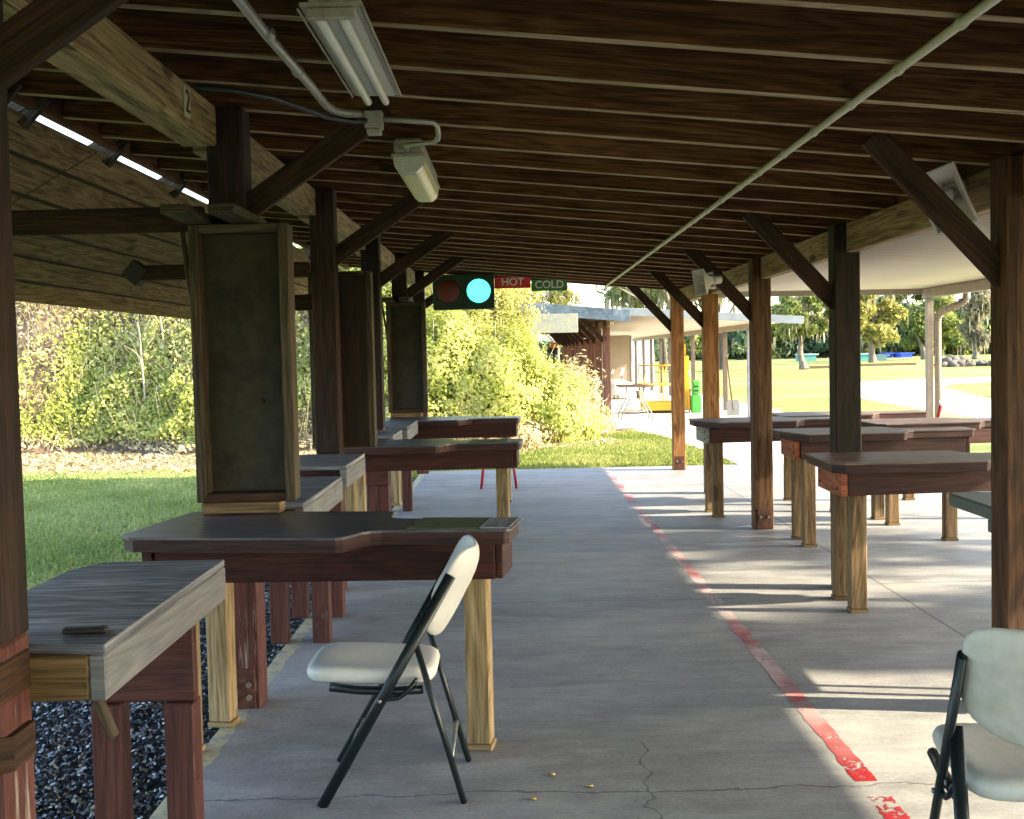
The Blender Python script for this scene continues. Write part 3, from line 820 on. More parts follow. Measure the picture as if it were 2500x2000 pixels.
bench_at(2.42, 11.1, R(0), 'farthest shooting bench on the right with a red worn edge', topm='topred', legm='legR', group=gR)

# ================================================================== SIDE SHELVES
def shelf(y0, y1, leg_end, label, H=.83, chamfer=False, x1=-.915):
    t = thing('side_shelf', label, 'shelf', (0, y0, 0), group='side shelves at the shooting lanes')
    L = y1 - y0; x0 = -1.36
    if leg_end > 0:
        o = [(x0 + .005, .05), (x1 - .002, .0), (x1 - .002, L), (x0 + .07, L), (x0 + .005, L - .14)]
    else:
        o = [(x0 + .005, .0), (x1 - .002, .0), (x1 - .002, L), (x0 + .005, L)]
    MB().prism(o, H - .022, H, bev=.002, long=0).build('shelf_top', 'shelf', t)
    MB().bb(x1 - .038, x1, .0, L, H - .125, H - .023, long=1).build('side_fascia', 'fascia', t)
    ye = .0 if leg_end > 0 else L
    s = 1 if leg_end > 0 else -1
    MB().bb(x1 - .20, x1 - .039, min(ye, ye + s * .038), max(ye, ye + s * .038), H - .125, H - .023, long=0).build('end_block', 'yellow', t)
    yl = L - .17 if leg_end > 0 else .15
    for x in (x0 + .13, x1 - .10):
        MB().bb(x - .044, x + .044, yl - .044, yl + .044, 0, H - .39, long=2).build('leg', 'redpaint', t)
    MB().bb(x0 + .085, x1 - .055, yl - .02, yl + .02, H - .39, H - .024, long=0).build('apron_panel', 'redpaint', t)
    MB().bb(x0 + .01, x0 + .045, .08, L - .05, H - .11, H - .023, long=1).build('side_fascia', 'redpaint', t)
    return t
s0 = shelf(2.585, 3.67, 1, 'nearest blue-grey side shelf at lower left, standing on red legs over the gravel')
MB().plank((-.995, .12, .72), (-.945, .12, .585), .02, .03).build('diagonal_brace', 'divframe', s0)
shelf(5.05, 6.20, 1, 'side shelf just behind the nearest divider, with a scuffed grey edge')
shelf(6.46, 7.27, -1, 'side shelf in front of the second post, on red legs', H=.86, x1=-.93)
shelf(8.95, 9.69, -1, 'side shelf before the third post, beyond the second left bench', H=.85, x1=-.93)
shelf(10.15, 11.25, 1, 'far side shelf with a pale edge, beside the farthest left bench', H=.84, x1=-.93)
# collars on the nearest post under the shelf
cb = thing('shelf_bracket', 'bolted timber bracket blocks around the nearest left post at the picture edge', 'bracket', (-1.16, 2.49, .0))
MB().bb(-.10, .080, -.09, .093, .74, .828).build('upper_block', 'brace', cb)
MB().prism([(-.10, -.11), (.0, -.11), (.09, -.03), (.09, .08), (-.10, .08)], .595, .67).build('lower_block', 'brace', cb)
rm = thing('target_remote', 'small black remote lying on the near end of the nearest side shelf', 'remote', (-1.0, 2.70, .831), R(4))
MB().bb(-.05, .05, -.014, .014, 0, .014).build('case', 'black', rm)
MB().bb(.01, .045, .016, .03, 0, .012).build('clip', 'bolt', rm)

# ================================================================== FOLDING CHAIRS
def fchair(loc, rz, label, plastic, name='folding_chair'):
    t = thing(name, label, 'chair', loc, rz, 'white plastic folding chairs')
    W = .212
    for s in (-1, 1):
        y = s * W
        MB().tube([(-.225, y, .0), (.2105, y, .745)], .0180, 12, flat=.62).build('front_leg', 'frame', t)
        MB().tube([(.235, y * .93, .0), (.085, y * .93, .545)], .0175, 12, flat=.62).build('rear_leg', 'frame', t)
        MB().tube([(-.030, y * .98, .345), (.03, y * .98, .350), (.055, y * .97, .365), (.095, y * .96, .41)], .008, 8).build('link', 'frame', t)
        MB().tube([(-.19, y * .90, .386), (-.10, y * .90, .374), (.02, y * .90, .368), (.11, y * .90, .372)], .0150, 8).build('seat_rail', 'frame', t)
    for s in (-1, 1):
        m = MB(); y = s * (W + .010)
        m.cyl((-.028, y, .345), (-.028, y + s * .006, .345), .007, 8)
        m.build('rivet', 'crossbar', t)
        m = MB(); m.cyl((.095, y, .41), (.095, y + s * .004, .41), .007, 8); m.build('rivet', 'crossbar', t)
    MB().cyl((-.135, -W, .155), (-.135, W, .155), .008, 8).build('crossbar', 'crossbar', t)
    MB().cyl((-.155, -W, .12), (-.155, W, .12), .008, 8).build('crossbar', 'crossbar', t)
    MB().cyl((.195, -W * .93, .145), (.195, W * .93, .145), .009, 8).build('crossbar', 'crossbar', t)
    def seat(a, b, w):
        x = -.235 + (a + 1) * .5 * .43; y = b * (.178 + .016 * (1 - a) * .5)
        z = .425 + .010 * (-a) - .014 * (1 - b * b) * (1 - a * a) - .008 * max(0, -a) ** 4 + w
        if w < 0: z -= .004
        return Vector((x - .045, y, z - .006))
    MB().pillow(seat, ex=5.5, th=.027, edge=16).build('seat', plastic, t)
    dirv = Vector((.50, 0, .866)); nr = Vector((.866, 0, -.50))
    def back(a, b, w):
        y = a * (.200 + .030 * max(0, b)); v = (b + 1) * .5 * .312
        bow = .075 * (1 - a * a) - .030 + .012 * (1 - (b * b))
        if b < 0: bow += .0
        top = max(0, b) ** 4 * .02
        p = Vector((.109, 0, .555)) + dirv * v + nr * (bow + w - top); p.y = y
        # bottom edge dips in the middle
        p.z -= .02 * (1 - a * a) * max(0, -b)
        return p
    MB().pillow(back, ex=4.0, th=.014, edge=12).build('backrest', plastic, t)
    return t
fchair((-.43, 3.985, 0), 0, 'white plastic folding chair with dark legs, in side view before the nearest bench', 'chairwhite')
fchair((1.235, 2.845, 0), R(-97), 'white folding chair with a mildewed back seen from behind at lower right', 'chairdirt')

# grey plastic table behind the big right post
gt = thing('plastic_table', 'slate grey moulded plastic table edge showing left of the big right post', 'table', (2.36, 5.10, .10), 0)
MB().prism([(-.36, -.42), (.4, -.42), (.4, .42), (-.33, .42), (-.36, .39)], .60, .66, bev=.008).build('tabletop', 'slate', gt)
MB().bb(-.355, -.32, -.40, -.05, .545, .60).build('rim', 'slate', gt)
for sx in (-1, 1):
    MB().tube([(sx * .28 + .12, -.30, .60), (sx * .33 + .17, -.34, -.1)], .017).build('leg', 'frame', gt)
    MB().tube([(sx * .28 + .12, .30, .60), (sx * .33 + .17, .34, -.1)], .017).build('leg', 'frame', gt)

# ================================================================== CONDUITS AND LIGHTS
def conduit_run(label, pts, r, mat, straps, group='conduits'):
    t = thing('conduit', label, 'conduit', (0, 0, 0))
    MB().tube(pts, r, 12).build('pipe', mat, t)
    for p, d in straps:
        d = Vector(d).normalized() * .012; p = Vector(p)
        MB().tube([p - d, p + d], r * 1.28, 12).build('strap', mat, t)
    return t
x = 1.13; z = jh(x) - .016
st = []
yy = 14.70 - .4877 * 0
for i in range(1, 27, 1):
    y = 14.70 - i * .4877
    if y > 2.2: st.append(((x, y, z), (0, 1, 0)))
conduit_run('long pale conduit strapped to the joists, running away right of the centre', [(x, y, z) for y in np.linspace(1.5, 14.55, 14)] + [(x, 14.6, z - .01), (x, 14.62, z - .05)], .0128, 'conduit2', st)
xc = -.70; zc = jh(xc) - .016
conduit_run('galvanised conduit at upper left bending into a square junction box', [(-.725, 1.5, zc), (-.72, 3.6, zc), (-.705, 4.30, zc), (-.704, 4.50, zc), (-.70, 4.60, zc - .004), (-.68, 4.68, zc - .008), (-.65, 4.715, zc - .01), (-.61, 4.73, zc - .012), (-.56, 4.74, zc - .014)], .016, 'conduit', [((-.712, y, zc), (0, 1, 0)) for y in (2.61, 3.10, 3.59, 4.07)])
jb = thing('junction_box', 'square grey junction box on a joist where the conduits meet', 'junction box', (-.535, 4.75, jh(-.535) - .03))
MB().bb(-.035, .035, -.035, .035, -.04, .028).build('box', 'fixture', jb)
MB().bb(-.028, .028, -.03, .03, -.062, -.041).build('hub', 'conduit', jb)
conduit_run('thin conduit from the junction box bending down into the small hanging lamp', [(-.50, 4.75, 2.388), (-.34, 4.76, 2.378), (-.30, 4.77, 2.374), (-.287, 4.79, 2.362), (-.285, 4.81, 2.335), (-.29, 4.84, 2.322), (-.31, 4.88, 2.318), (-.40, 4.99, 2.330), (-.43, 5.03, 2.335), (-.44, 5.08, 2.338), (-.44, 5.16, 2.338)], .0105, 'conduit', [])
conduit_run('black cable drooping under the joists into the junction box', [(-1.08, 4.16, 2.40), (-.95, 4.18, 2.385), (-.84, 4.25, 2.375), (-.76, 4.42, 2.372), (-.70, 4.58, 2.370), (-.62, 4.70, 2.374), (-.56, 4.72, 2.378)], .011, 'cable', [])

def lamp_open(loc, label):
    t = thing('tube_light', label, 'light fixture', loc, 0, 'ceiling tube lights')
    L = 1.05
    m = MB(); m.bb(-.058, .058, 0, L, -.02, .045, bev=.008); m.build('housing', 'fixture', t)
    MB().prism([(-.078, 0), (.078, 0), (.078, L), (-.078, L)], -.032, -.021, bev=.002).build('tray_rim', 'fixture', t)
    MB().bb(-.062, .062, .02, L - .02, -.038, -.033, bev=0).build('reflector', 'reflector', t)
    for x_ in (-.030, .030):
        MB().cyl((x_, .03, -.056), (x_, L - .01, -.056), .0125, 12).build('tube', 'white', t)
    for x_ in (-.083, .083):
        MB().cyl((x_, .01, -.036), (x_, L - .01, -.036), .0035, 6).build('clip_rail', 'fixture', t)
    MB().bb(-.06, .06, .004, .028, -.062, -.033).build('end_cap', 'fixture', t)
    return t
lamp_open((-.45, 3.06, 2.375), 'open twin tube light without its cover, at the top of the picture')
def lamp_cover(loc, label):
    t = thing('tube_light', label, 'light fixture', loc, 0, 'ceiling tube lights')
    L = 1.03
    MB().bb(-.062, .062, 0, L, -.01, .055, bev=.010).build('housing', 'fixture', t)
    MB().bb(-.074, .074, -.003, L + .003, -.022, -.011, bev=.002).build('rim', 'fixture', t)
    o = [(-.068, 0), (-.060, -.045), (-.035, -.068), (.035, -.068), (.060, -.045), (.068, 0)]
    m = MB(); m.prism(o, .09, L - .004, bev=.004, xf=Matrix(((1, 0, 0, 0), (0, 0, 1, 0), (0, 1, 0, -.023), (0, 0, 0, 1))))
    m.build('diffuser', 'diff', t)
    m = MB(); m.prism(o, .0, .088, bev=.004, xf=Matrix(((1, 0, 0, 0), (0, 0, 1, 0), (0, 1, 0, -.023), (0, 0, 0, 1))))
    m.build('end_cap', 'reflector', t)
    return t
M['diff'] = plain('yellowed_diffuser', (0.90, 0.86, 0.50), 0.35, var=0.06, scale=14)
lamp_cover((-.44, 5.17, 2.335), 'small covered tube light with a yellowed diffuser hanging from a conduit')

# ================================================================== RANGE SIGNAL AND SIGNS
def text_mesh(body, size, mat, parent, name, loc, extr=.002, rot=(R(90), 0, 0), bold=.0):
    cu = bpy.data.curves.new('n', 'FONT'); cu.body = body; cu.size = size; cu.extrude = extr; cu.align_x = 'CENTER'; cu.align_y = 'CENTER'; cu.offset = bold
    to = bpy.data.objects.new('n', cu); COL.objects.link(to); dg = bpy.context.evaluated_depsgraph_get()
    me = bpy.data.meshes.new_from_object(to.evaluated_get(dg)); bpy.data.objects.remove(to)
    me.materials.append(M[mat]); o = bpy.data.objects.new(name, me); COL.objects.link(o); setpar(o, parent)
    o.location = loc; o.rotation_euler = rot
    return o
sg = thing('range_signal', 'dark green signal box with unlit red light and lit green light', 'signal light', (-.587, 14.15, 2.205))
MB().bb(-.365, .365, 0, .18, -.215, .20, bev=.006).build('box', 'boxgreen', sg)
for (x_, m_, nm) in ((-.185, 'lensred', 'red_light'), (.18, 'lensgreen', 'green_light')):
    def dome(a, b, w, x_=x_):
        rr = min(1.0, a * a + b * b)
        return Vector((x_ + a * .142, -.004 - .03 * (1 - rr) + w, b * .142))
    MB().pillow(dome, ex=2.0, th=.003, edge=8).build(nm, m_, sg)
    q = [(x_ + .145 * math.cos(a), -.012, .145 * math.sin(a)) for a in np.linspace(0, 2 * math.pi, 33)]
    MB().tube(q, .006, 6).build('bezel', 'boxgreen', sg)
def hang_sign(loc, body, mat, label):
    t = thing('hanging_sign', label, 'sign', loc, 0, 'signs hanging under the roof end')
    MB().bb(-.215, .215, 0, .012, -.068, .068, bev=.002).build('board', mat, t)
    text_mesh(body, .125, 'lettering', t, 'lettering', (0, -.003, .004), bold=.003)
    for x_ in (-.19, .19): MB().bb(x_ - .012, x_ + .012, .013, .02, .04, .11, bev=0).build('hanger', 'black', t)
    return t
hang_sign((-.003, 14.20, 2.298), 'HOT', 'signred', 'red sign reading HOT beside the signal box')
hang_sign((.435, 14.22, 2.258), 'COLD', 'signgreen', 'green sign reading COLD right of the red sign')

# ================================================================== HORN SPEAKERS
def horn(loc, rz, tilt, label, s=1.0, roll=0.0):
    t = thing('horn_speaker', label, 'speaker', loc, rz, 'white horn speakers')
    t.rotation_euler = (Matrix.Rotation(rz, 3, 'Z') @ Matrix.Rotation(tilt, 3, 'X') @ Matrix.Rotation(roll, 3, 'Y')).to_euler()
    def frust(y0, w0, h0, y1, w1, h1, th=.006):
        bm = bmesh.new(); bm.loops.layers.uv.new('UVMap')
        rs = []
        n = 8
        for i in range(n + 1):
            f = i / n; e = f ** 2.2
            w = w1 + (w0 - w1) * (1 - f) ** 1.9; h = h1 + (h0 - h1) * (1 - f) ** 1.9; y = y0 + (y1 - y0) * f
            c = [(-w, -h), (w, -h), (w, h), (-w, h)]
            rs.append([bm.verts.new((a * s, y * s, b * s)) for a, b in c])
        for i in range(n):
            for k_ in range(4): bm.faces.new((rs[i][k_], rs[i][(k_ + 1) % 4], rs[i + 1][(k_ + 1) % 4], rs[i + 1][k_]))
        return bm
    m = MB(); m._add(frust(0, .155, .105, .22, .035, .035)); ob = m.build('horn', 'speaker', t)
    sd = ob.modifiers.new('s', 'SOLIDIFY'); sd.thickness = .006
    m = MB()
    for (a, b, c, d) in ((-.168, .168, .098, .112), (-.168, .168, -.112, -.098), (-.168, -.150, -.098, .098), (.150, .168, -.098, .098)):
        m.bb(a * s, b * s, -.012 * s, .004 * s, c * s, d * s, bev=.002)
    m.build('front_rim', 'speaker', t)
    MB().cyl((0, .02 * s, 0), (0, .20 * s, 0), .032 * s, 14, r2=.02 * s).build('reflector_cone', 'speaker', t)
    MB().cyl((0, .20 * s, 0), (0, .34 * s, 0), .06 * s, 18).build('driver', 'speaker', t)
    MB().tube([(-.09 * s, .14 * s, 0), (-.10 * s, .24 * s, .0), (0, .30 * s, -.10 * s), (.10 * s, .24 * s, 0), (.09 * s, .14 * s, 0)], .010, 6).build('bracket', 'speaker', t)
    return t
horn((1.80, 4.96, 2.05), R(-30), R(20), 'large white horn speaker tilted down under the roof beam at upper right', .80, R(72))
horn((1.45, 9.25, 1.97), R(-58), R(8), 'smaller far white horn speaker beside the middle right posts', .60, R(86))

# ================================================================== RED STOOL, CASINGS
rs_ = thing('red_stool', 'red metal folding stool standing behind the far left bench', 'stool', (-.2, 12.9, 0))
for s in (-1, 1):
    for q in (-1, 1):
        MB().tube([(s * .19, q * .15, 0), (s * .13, q * .02, .55)], .013).build('leg', 'redmetal', rs_)
MB().bb(-.17, .17, -.13, .13, .55, .575).build('seat', 'redmetal', rs_)
cas = thing('spent_casing', 'spent brass casing lying on the walkway floor', 'casing', (.10, 4.02, .005), R(20), 'spent casings on the walkway')
MB().cyl((0, -.011, 0), (0, .011, 0), .0055, 10).build('case', 'brass', cas)
for (px, py) in ((.22, 3.90), (.03, 3.80), (-.21, 3.62), (.3, 8.2)):
    c = copy_tree(cas); c.location = (px, py, .005); c.rotation_euler = (0, 0, random.uniform(0, 3))

# ================================================================== GRAVEL
def gravel():
    n = 30000
    g = np.random.default_rng(3)
    x = g.uniform(-2.45, -1.21, n); y = 2.2 + g.uniform(0, 1, n) ** 1.5 * 6.0
    z = -.092 + g.uniform(0, .03, n)
    L = g.uniform(.008, .024, n); w = g.uniform(.0035, .008, n)
    th = g.uniform(0, 2 * math.pi, n); ph = g.uniform(-.5, .5, n)
    d = np.stack([np.cos(th) * np.cos(ph), np.sin(th) * np.cos(ph), np.sin(ph)], 1)
    s = np.stack([-np.sin(th), np.cos(th), np.zeros(n)], 1); u = np.cross(d, s)
    p = np.stack([x, y, z], 1)
    a = p + d * L[:, None] * .5; b = p - d * L[:, None] * .5
    w_ = w[:, None]
    v = np.stack([b - s * w_, b + s * w_, a + s * w_, a - s * w_, b + u * w_, a + u * w_], 1).reshape(-1, 3)
    k = np.arange(n)[:, None] * 6
    f = np.concatenate([k + np.array([[0, 3, 5, 4]]), k + np.array([[1, 4, 5, 2]])], 0)
    lv = g.uniform(0, 1, n); lv = np.concatenate([lv, lv])
    kk = NT('gravel_chips')
    at = kk.n('ShaderNodeAttribute'); at.attribute_name = 'lv'
    col = kk.ramp(at.outputs['Fac'], (0.0, (0.022, 0.023, 0.025)), (0.5, (0.095, 0.100, 0.110)), (0.76, (0.28, 0.285, 0.285)), (0.90, (0.62, 0.62, 0.58)), (1.0, (0.42, 0.28, 0.12)))
    kk.bsdf(col, 0.35, metal=0.35)
    o = mesh_np('gravel', v, f, kk.m, lv); tag(o, 'dark gravel mixed with spent casings beside the slab', 'gravel', kind='stuff')
gravel()

# ================================================================== BERM
def berm_h(x, y):
    x = np.asarray(x, float); y = np.asarray(y, float)
    front = 19.5 + 0.5 * np.sin(x * .5) + .25 * np.sin(x * 1.7 + 1)
    front = front + np.maximum(0, x + .5) * .5
    up = sm(0, 1, (y - front) / 3.2); back = 1 - sm(0, 1, (y - 24.0) / 2.8)
    end = sm(1.9, -1.6, x)
    h = 3.3 * end * up * back
    h = h * (1 + .22 * (vnoise(x, y, 3, .6) - .5)) + .12 * (vnoise(x, y, 5, 1.8) - .5) * up
    side = 1.6 * sm(-10.5, -16, x)
    return np.maximum(h * 1.0, 0) + side * up * back - .10 - .03 * (h <= 0)
gx = np.linspace(-34, 3.0, 240); gy = np.linspace(18, 28, 90)
GX, GY = np.meshgrid(gx, gy)
GZ = berm_h(GX, GY)
V = np.stack([GX, GY, GZ], -1).reshape(-1, 3)
nx = len(gx); ii, jj = np.meshgrid(np.arange(nx - 1), np.arange(len(gy) - 1))
a = (jj * nx + ii).ravel(); Fc = np.stack([a, a + 1, a + nx + 1, a + nx], 1)
o = mesh_np('berm', V, Fc, 'soil', smooth=True); o['kind'] = 'structure'
# litter strip at its foot
sheet('leaf_litter_ground', [(-34, 15.6), (-6, 16.3), (-4.4, 16.4), (-2.0, 17.8), (-.6, 18.6), (.6, 19.6), (1.55, 20.9), (1.6, 21.8), (.6, 22.4), (-34, 21.5)], -.094, 'litter')

def berm_leaves(name, n, seed, mat, size, test, lift=.5, label='', parent=None):
    g = np.random.default_rng(seed)
    x = g.uniform(-11.5, 1.9, n * 4); y = g.uniform(18.9, 24.2, n * 4)
    keep = test(x, y, g.uniform(0, 1, n * 4)); x = x[keep][:n]; y = y[keep][:n]
    tuft = vnoise(x, y, seed + 1, 1.3) * .6 + vnoise(x, y, seed + 2, 3.1) * .4
    z = berm_h(x, y) + (tuft ** 1.3) * lift * (.35 + .65 * g.uniform(0, 1, len(x))) + .02
    y2 = y - tuft * lift * .5 * g.uniform(0, 1, len(x))
    pos = np.stack([x, y2, z], 1)
    lv = np.clip(vnoise(x, z * 2, seed + 5, 1.0) * .6 + g.normal(0, .22, len(x)) + .2, 0, 1)
    o = leaf_cloud(name, pos, size, mat, lv, parent, nrm=np.array([.35, -.6, .5]), spread=.8, seed=seed)
    if label: tag(o, label, 'vegetation', kind='stuff')
    return o
def dens(x, y, u):
    hh = berm_h(x, y)
    gr = vnoise(x, y, 21, .55) * .5 + vnoise(x, y, 22, 1.7) * .5
    band = sm(-.08, .15, hh) * (1 - .88 * sm(1.6, 2.3, hh) * sm(-2.8, -4.0, x))
    return (u < band * sm(.18, .45, gr)) & (hh > -.05)
def drydens(x, y, u):
    hh = berm_h(x, y); return (u < .35 + .5 * sm(1.6, 2.6, hh)) & (hh > -.09)
berm_leaves('creeper_cover', 80000, 31, 'vine', .052, dens, .75, 'yellow-green creeper leaves covering the slope of the berm')
berm_leaves('dry_leaf_cover', 45000, 41, 'dry', .048, drydens, .38, 'dry curled leaves and twigs scattered over the berm')
g = np.random.default_rng(77); n = 16000
x_ = g.uniform(-11, 1.7, n); y_ = 16.0 + g.uniform(0, 1, n) ** .6 * 4.8 - .0 * x_
k_ = (y_ > 16.0 + np.clip(x_ + 4.4, 0, 9) * .55 + .5 * vnoise(x_, y_, 8, 2.0)) & (berm_h(x_, y_) < .1)
x_, y_ = x_[k_], y_[k_]
o = leaf_cloud('fallen_leaves', np.stack([x_, y_, np.full(len(x_), -.085) + g.uniform(0, .03, len(x_))], 1), .05, 'dry', g.uniform(0, 1, len(x_)), nrm=np.array([0, 0, 1.5]), seed=78)
tag(o, 'fallen dry leaves on the bare strip at the foot of the berm', 'leaves', kind='stuff')
# dead stalks over the berm
def stalks(n, seed):
    g = np.random.default_rng(seed)
    x = g.uniform(-11, 1.7, n); y = g.uniform(19.1, 23.5, n); z = berm_h(x, y)
    keep = z > -.05; x, y, z = x[keep], y[keep], z[keep]; n = len(x)
    L = g.uniform(.3, 1.0, n); th = g.uniform(0, 6.28, n); lean = g.uniform(.1, 1.1, n)
    d = np.stack([np.cos(th) * np.sin(lean), np.sin(th) * np.sin(lean) - .2, np.cos(lean)], 1)
    b = np.stack([x, y, z], 1); w = .006
    sd = np.array([1, .2, 0]) * w
    v = np.stack([b - sd, b + sd, b + d * L[:, None] + sd * .4 + [0, 0, -.05], b + d * L[:, None] - sd * .4 + [0, 0, -.05]], 1).reshape(-1, 3)
    o = mesh_np('dry_stalks', v, np.arange(n * 4).reshape(n, 4), 'dry', g.uniform(.3, 1, n))
    tag(o, 'thin dead stalks standing in the berm growth', 'vegetation', kind='stuff')
stalks(2600, 51)
# grass lawn blades
def lawn(name, n, seed, test, x0, x1, y0, y1, mat, hgt, label):
    g = np.random.default_rng(seed)
    x = g.uniform(x0, x1, n); y = g.uniform(y0, y1, n)
    k = test(x, y); x = x[k]; y = y[k]; n = len(x)
    h = hgt * g.uniform(.5, 1.3, n) * (.6 + .8 * vnoise(x, y, seed, 2.5)); th = g.uniform(0, 6.28, n)
    w = .004 + .0006 * y
    lean = np.stack([np.cos(th), np.sin(th), np.zeros(n)], 1) * (h * g.uniform(.1, .9, n))[:, None]
    p = np.stack([x, y, np.full(n, -.10)], 1); s = np.stack([-np.sin(th), np.cos(th), np.zeros(n)], 1)
    s = s * w[:, None]; s[:, 0] += w * .5
    up = np.stack([np.zeros(n), np.zeros(n), h], 1)
    v = np.stack([p - s, p + s, p + lean + up], 1).reshape(-1, 3)
    lv = np.clip(vnoise(x, y, seed + 3, 1.1) * .5 + g.normal(0, .18, n) + .25, 0, 1)
    o = mesh_np(name, v, np.arange(n * 3).reshape(n, 3), mat, lv); tag(o, label, 'grass', kind='stuff')
lawn('grass', 130000, 61, lambda x, y: (x > -.45 * y - .6) & (x < -2.35 - .15 * (y > 13)), -8.2, -2.3, 5.2, 16.8, 'grassblade', .034, 'short shaded green lawn left of the shelter')
def island(x, y):
    e = 2.93 - np.clip(y - 17.5, 0, 9) * .09 - np.clip(y - 21.2, 0, 9) * .12
    e = np.where(y > 22.9, e - (y - 22.9) * 1.4, e)
    return (x < e) & (berm_h(x, y) < -.08) & (x > -3.2) & ((x > .2 + (y - 18.4) * .42) | (y < 17.2))
lawn('grass', 90000, 62, island, -3.4, 2.9, 14.9, 23.9, 'drygrass', .045, 'sunlit yellow-green grass between the two shelters')

# ================================================================== SAPLINGS, SHRUBS, TREES
def branch_tree(seed, height, trunk_r, spread, levels=4, lean=(0, 0), first=.3, nsplit=3, upb=.35, minr=.008):
    rnd = random.Random(seed)
    segs = []; tips = []
    def grow(p, d, L, r, lv):
        n = 4; pts = [p]; rad = [r]; q = p.copy(); dd = d.copy()
        for i in range(n):
            dd = (dd + Vector((rnd.gauss(0, .12), rnd.gauss(0, .12), rnd.gauss(0, .07) + upb * .1))).normalized()
            q = q + dd * (L / n); pts.append(q.copy()); rad.append(max(minr * .6, r * (1 - .38 * (i + 1) / n)))
            if lv <= levels - 2 and i >= 1: tips.append((q.copy(), lv))
        segs.append((pts, rad))
        if lv <= 0:
            tips.append((q.copy(), 0)); return
        k = nsplit if lv > 1 else nsplit + 1
        a0 = rnd.uniform(0, 6.28)
        for j in range(k):
            a = a0 + j * 6.28 / k + rnd.uniform(-.5, .5)
            sp = spread * rnd.uniform(.6, 1.15)
            side = Vector((math.cos(a), math.sin(a), 0))
            nd = (dd * (1 - sp * .5) + side * sp + Vector((0, 0, upb * .4))).normalized()
            grow(q if j else q, nd, L * rnd.uniform(.62, .85), rad[-1] * rnd.uniform(.6, .8), lv - 1)
    grow(Vector((0, 0, 0)), Vector((lean[0], lean[1], 1)).normalized(), height * first, trunk_r, levels)
    return segs, tips

def make_tree(name, label, loc, height, tr, seed, leafm, nleaf, lsize, spread=.75, levels=4, group=None, cl=.7, barkm='bark', moss=0, first=.3, nsplit=3, upb=.35, cat='tree', zs=1.0, lean=(0, 0), seg_n=6, blobs=None):
    t = thing(name, label, cat, loc, 0, group)
    segs, tips = branch_tree(seed, height, tr, spread, levels, lean, first, nsplit, upb)
    mx = max(p.z for p, _ in tips); k = height / mx
    m = MB()
    vs = []; fs = []; base = 0
    for pts, rad in segs:
        prev = None
        n = len(pts)
        for i, p in enumerate(pts):
            d = (pts[min(i + 1, n - 1)] - pts[max(i - 1, 0)]).normalized()
            x = (Vector((0, 1, 0)).cross(d)).normalized() if prev is None else (prev - d * prev.dot(d)).normalized()
            prev = x; y = d.cross(x)
            rr = rad[i] * (1.5 if (i == 0 and pts is segs[0][0]) else 1)
            for q in range(seg_n):
                a = q * 2 * math.pi / seg_n
                w = p * k + (x * math.cos(a) + y * math.sin(a)) * rr
                vs.append(tuple(w))
        for i in range(n - 1):
            for q in range(seg_n):
                fs.append((base + i * seg_n + q, base + i * seg_n + (q + 1) % seg_n, base + (i + 1) * seg_n + (q + 1) % seg_n, base + (i + 1) * seg_n + q))
        base += n * seg_n
    m.bm.free()
    mesh_np('trunk', np.array(vs), np.array(fs), barkm, None, t, smooth=True)
    g = np.random.default_rng(seed)
    tp = np.array([tuple(p * k) for p, l in tips])
    if blobs:
        ex_, ez_, cz_, nb_ = blobs
        bc = g.normal(size=(nb_, 3)); bc /= np.linalg.norm(bc, axis=1)[:, None]
        bc *= (g.uniform(.25, 1, nb_) ** .5)[:, None] * np.array([ex_, ex_, ez_]); bc[:, 2] += cz_
        tp = bc
    idx = g.integers(0, len(tp), nleaf)
    off = g.normal(size=(nleaf, 3)); off /= np.linalg.norm(off, axis=1)[:, None]
    off *= cl * (g.uniform(0, 1, nleaf) ** .45)[:, None] * (.6 + .7 * ((idx * 37) % 11) / 10.)[:, None]; off[:, 2] *= .75
    pos = tp[idx] + off; pos[:, 2] = np.maximum(pos[:, 2], .15)
    lv = np.clip(g.normal(.45, .2, nleaf) + (idx % 7 - 3) * .07, 0, 1)
    leaf_cloud('crown', pos, lsize, leafm, lv, t, seed=seed)
    if moss:
        g = np.random.default_rng(seed + 9)
        idx = g.integers(0, len(tp), moss); p = tp[idx] + g.normal(size=(moss, 3)) * cl * .5
        L = g.uniform(.4, 1.6, moss) * cl; w = L * g.uniform(.10, .22, moss)
        th = g.uniform(0, 3.14, moss); s = np.stack([np.cos(th), np.sin(th), 0 * th], 1) * w[:, None]
        dn = np.stack([g.normal(0, .05, moss), g.normal(0, .05, moss), -np.ones(moss)], 1) * L[:, None]
        v = np.stack([p - s * .5, p + s * .5, p + dn * .6 + s * .7, p + dn], 1).reshape(-1, 3)
        mesh_np('hanging_moss', v, np.arange(moss * 4).reshape(moss, 4), 'moss', g.uniform(0, 1, moss), t)['kind'] = 'stuff'
    return t

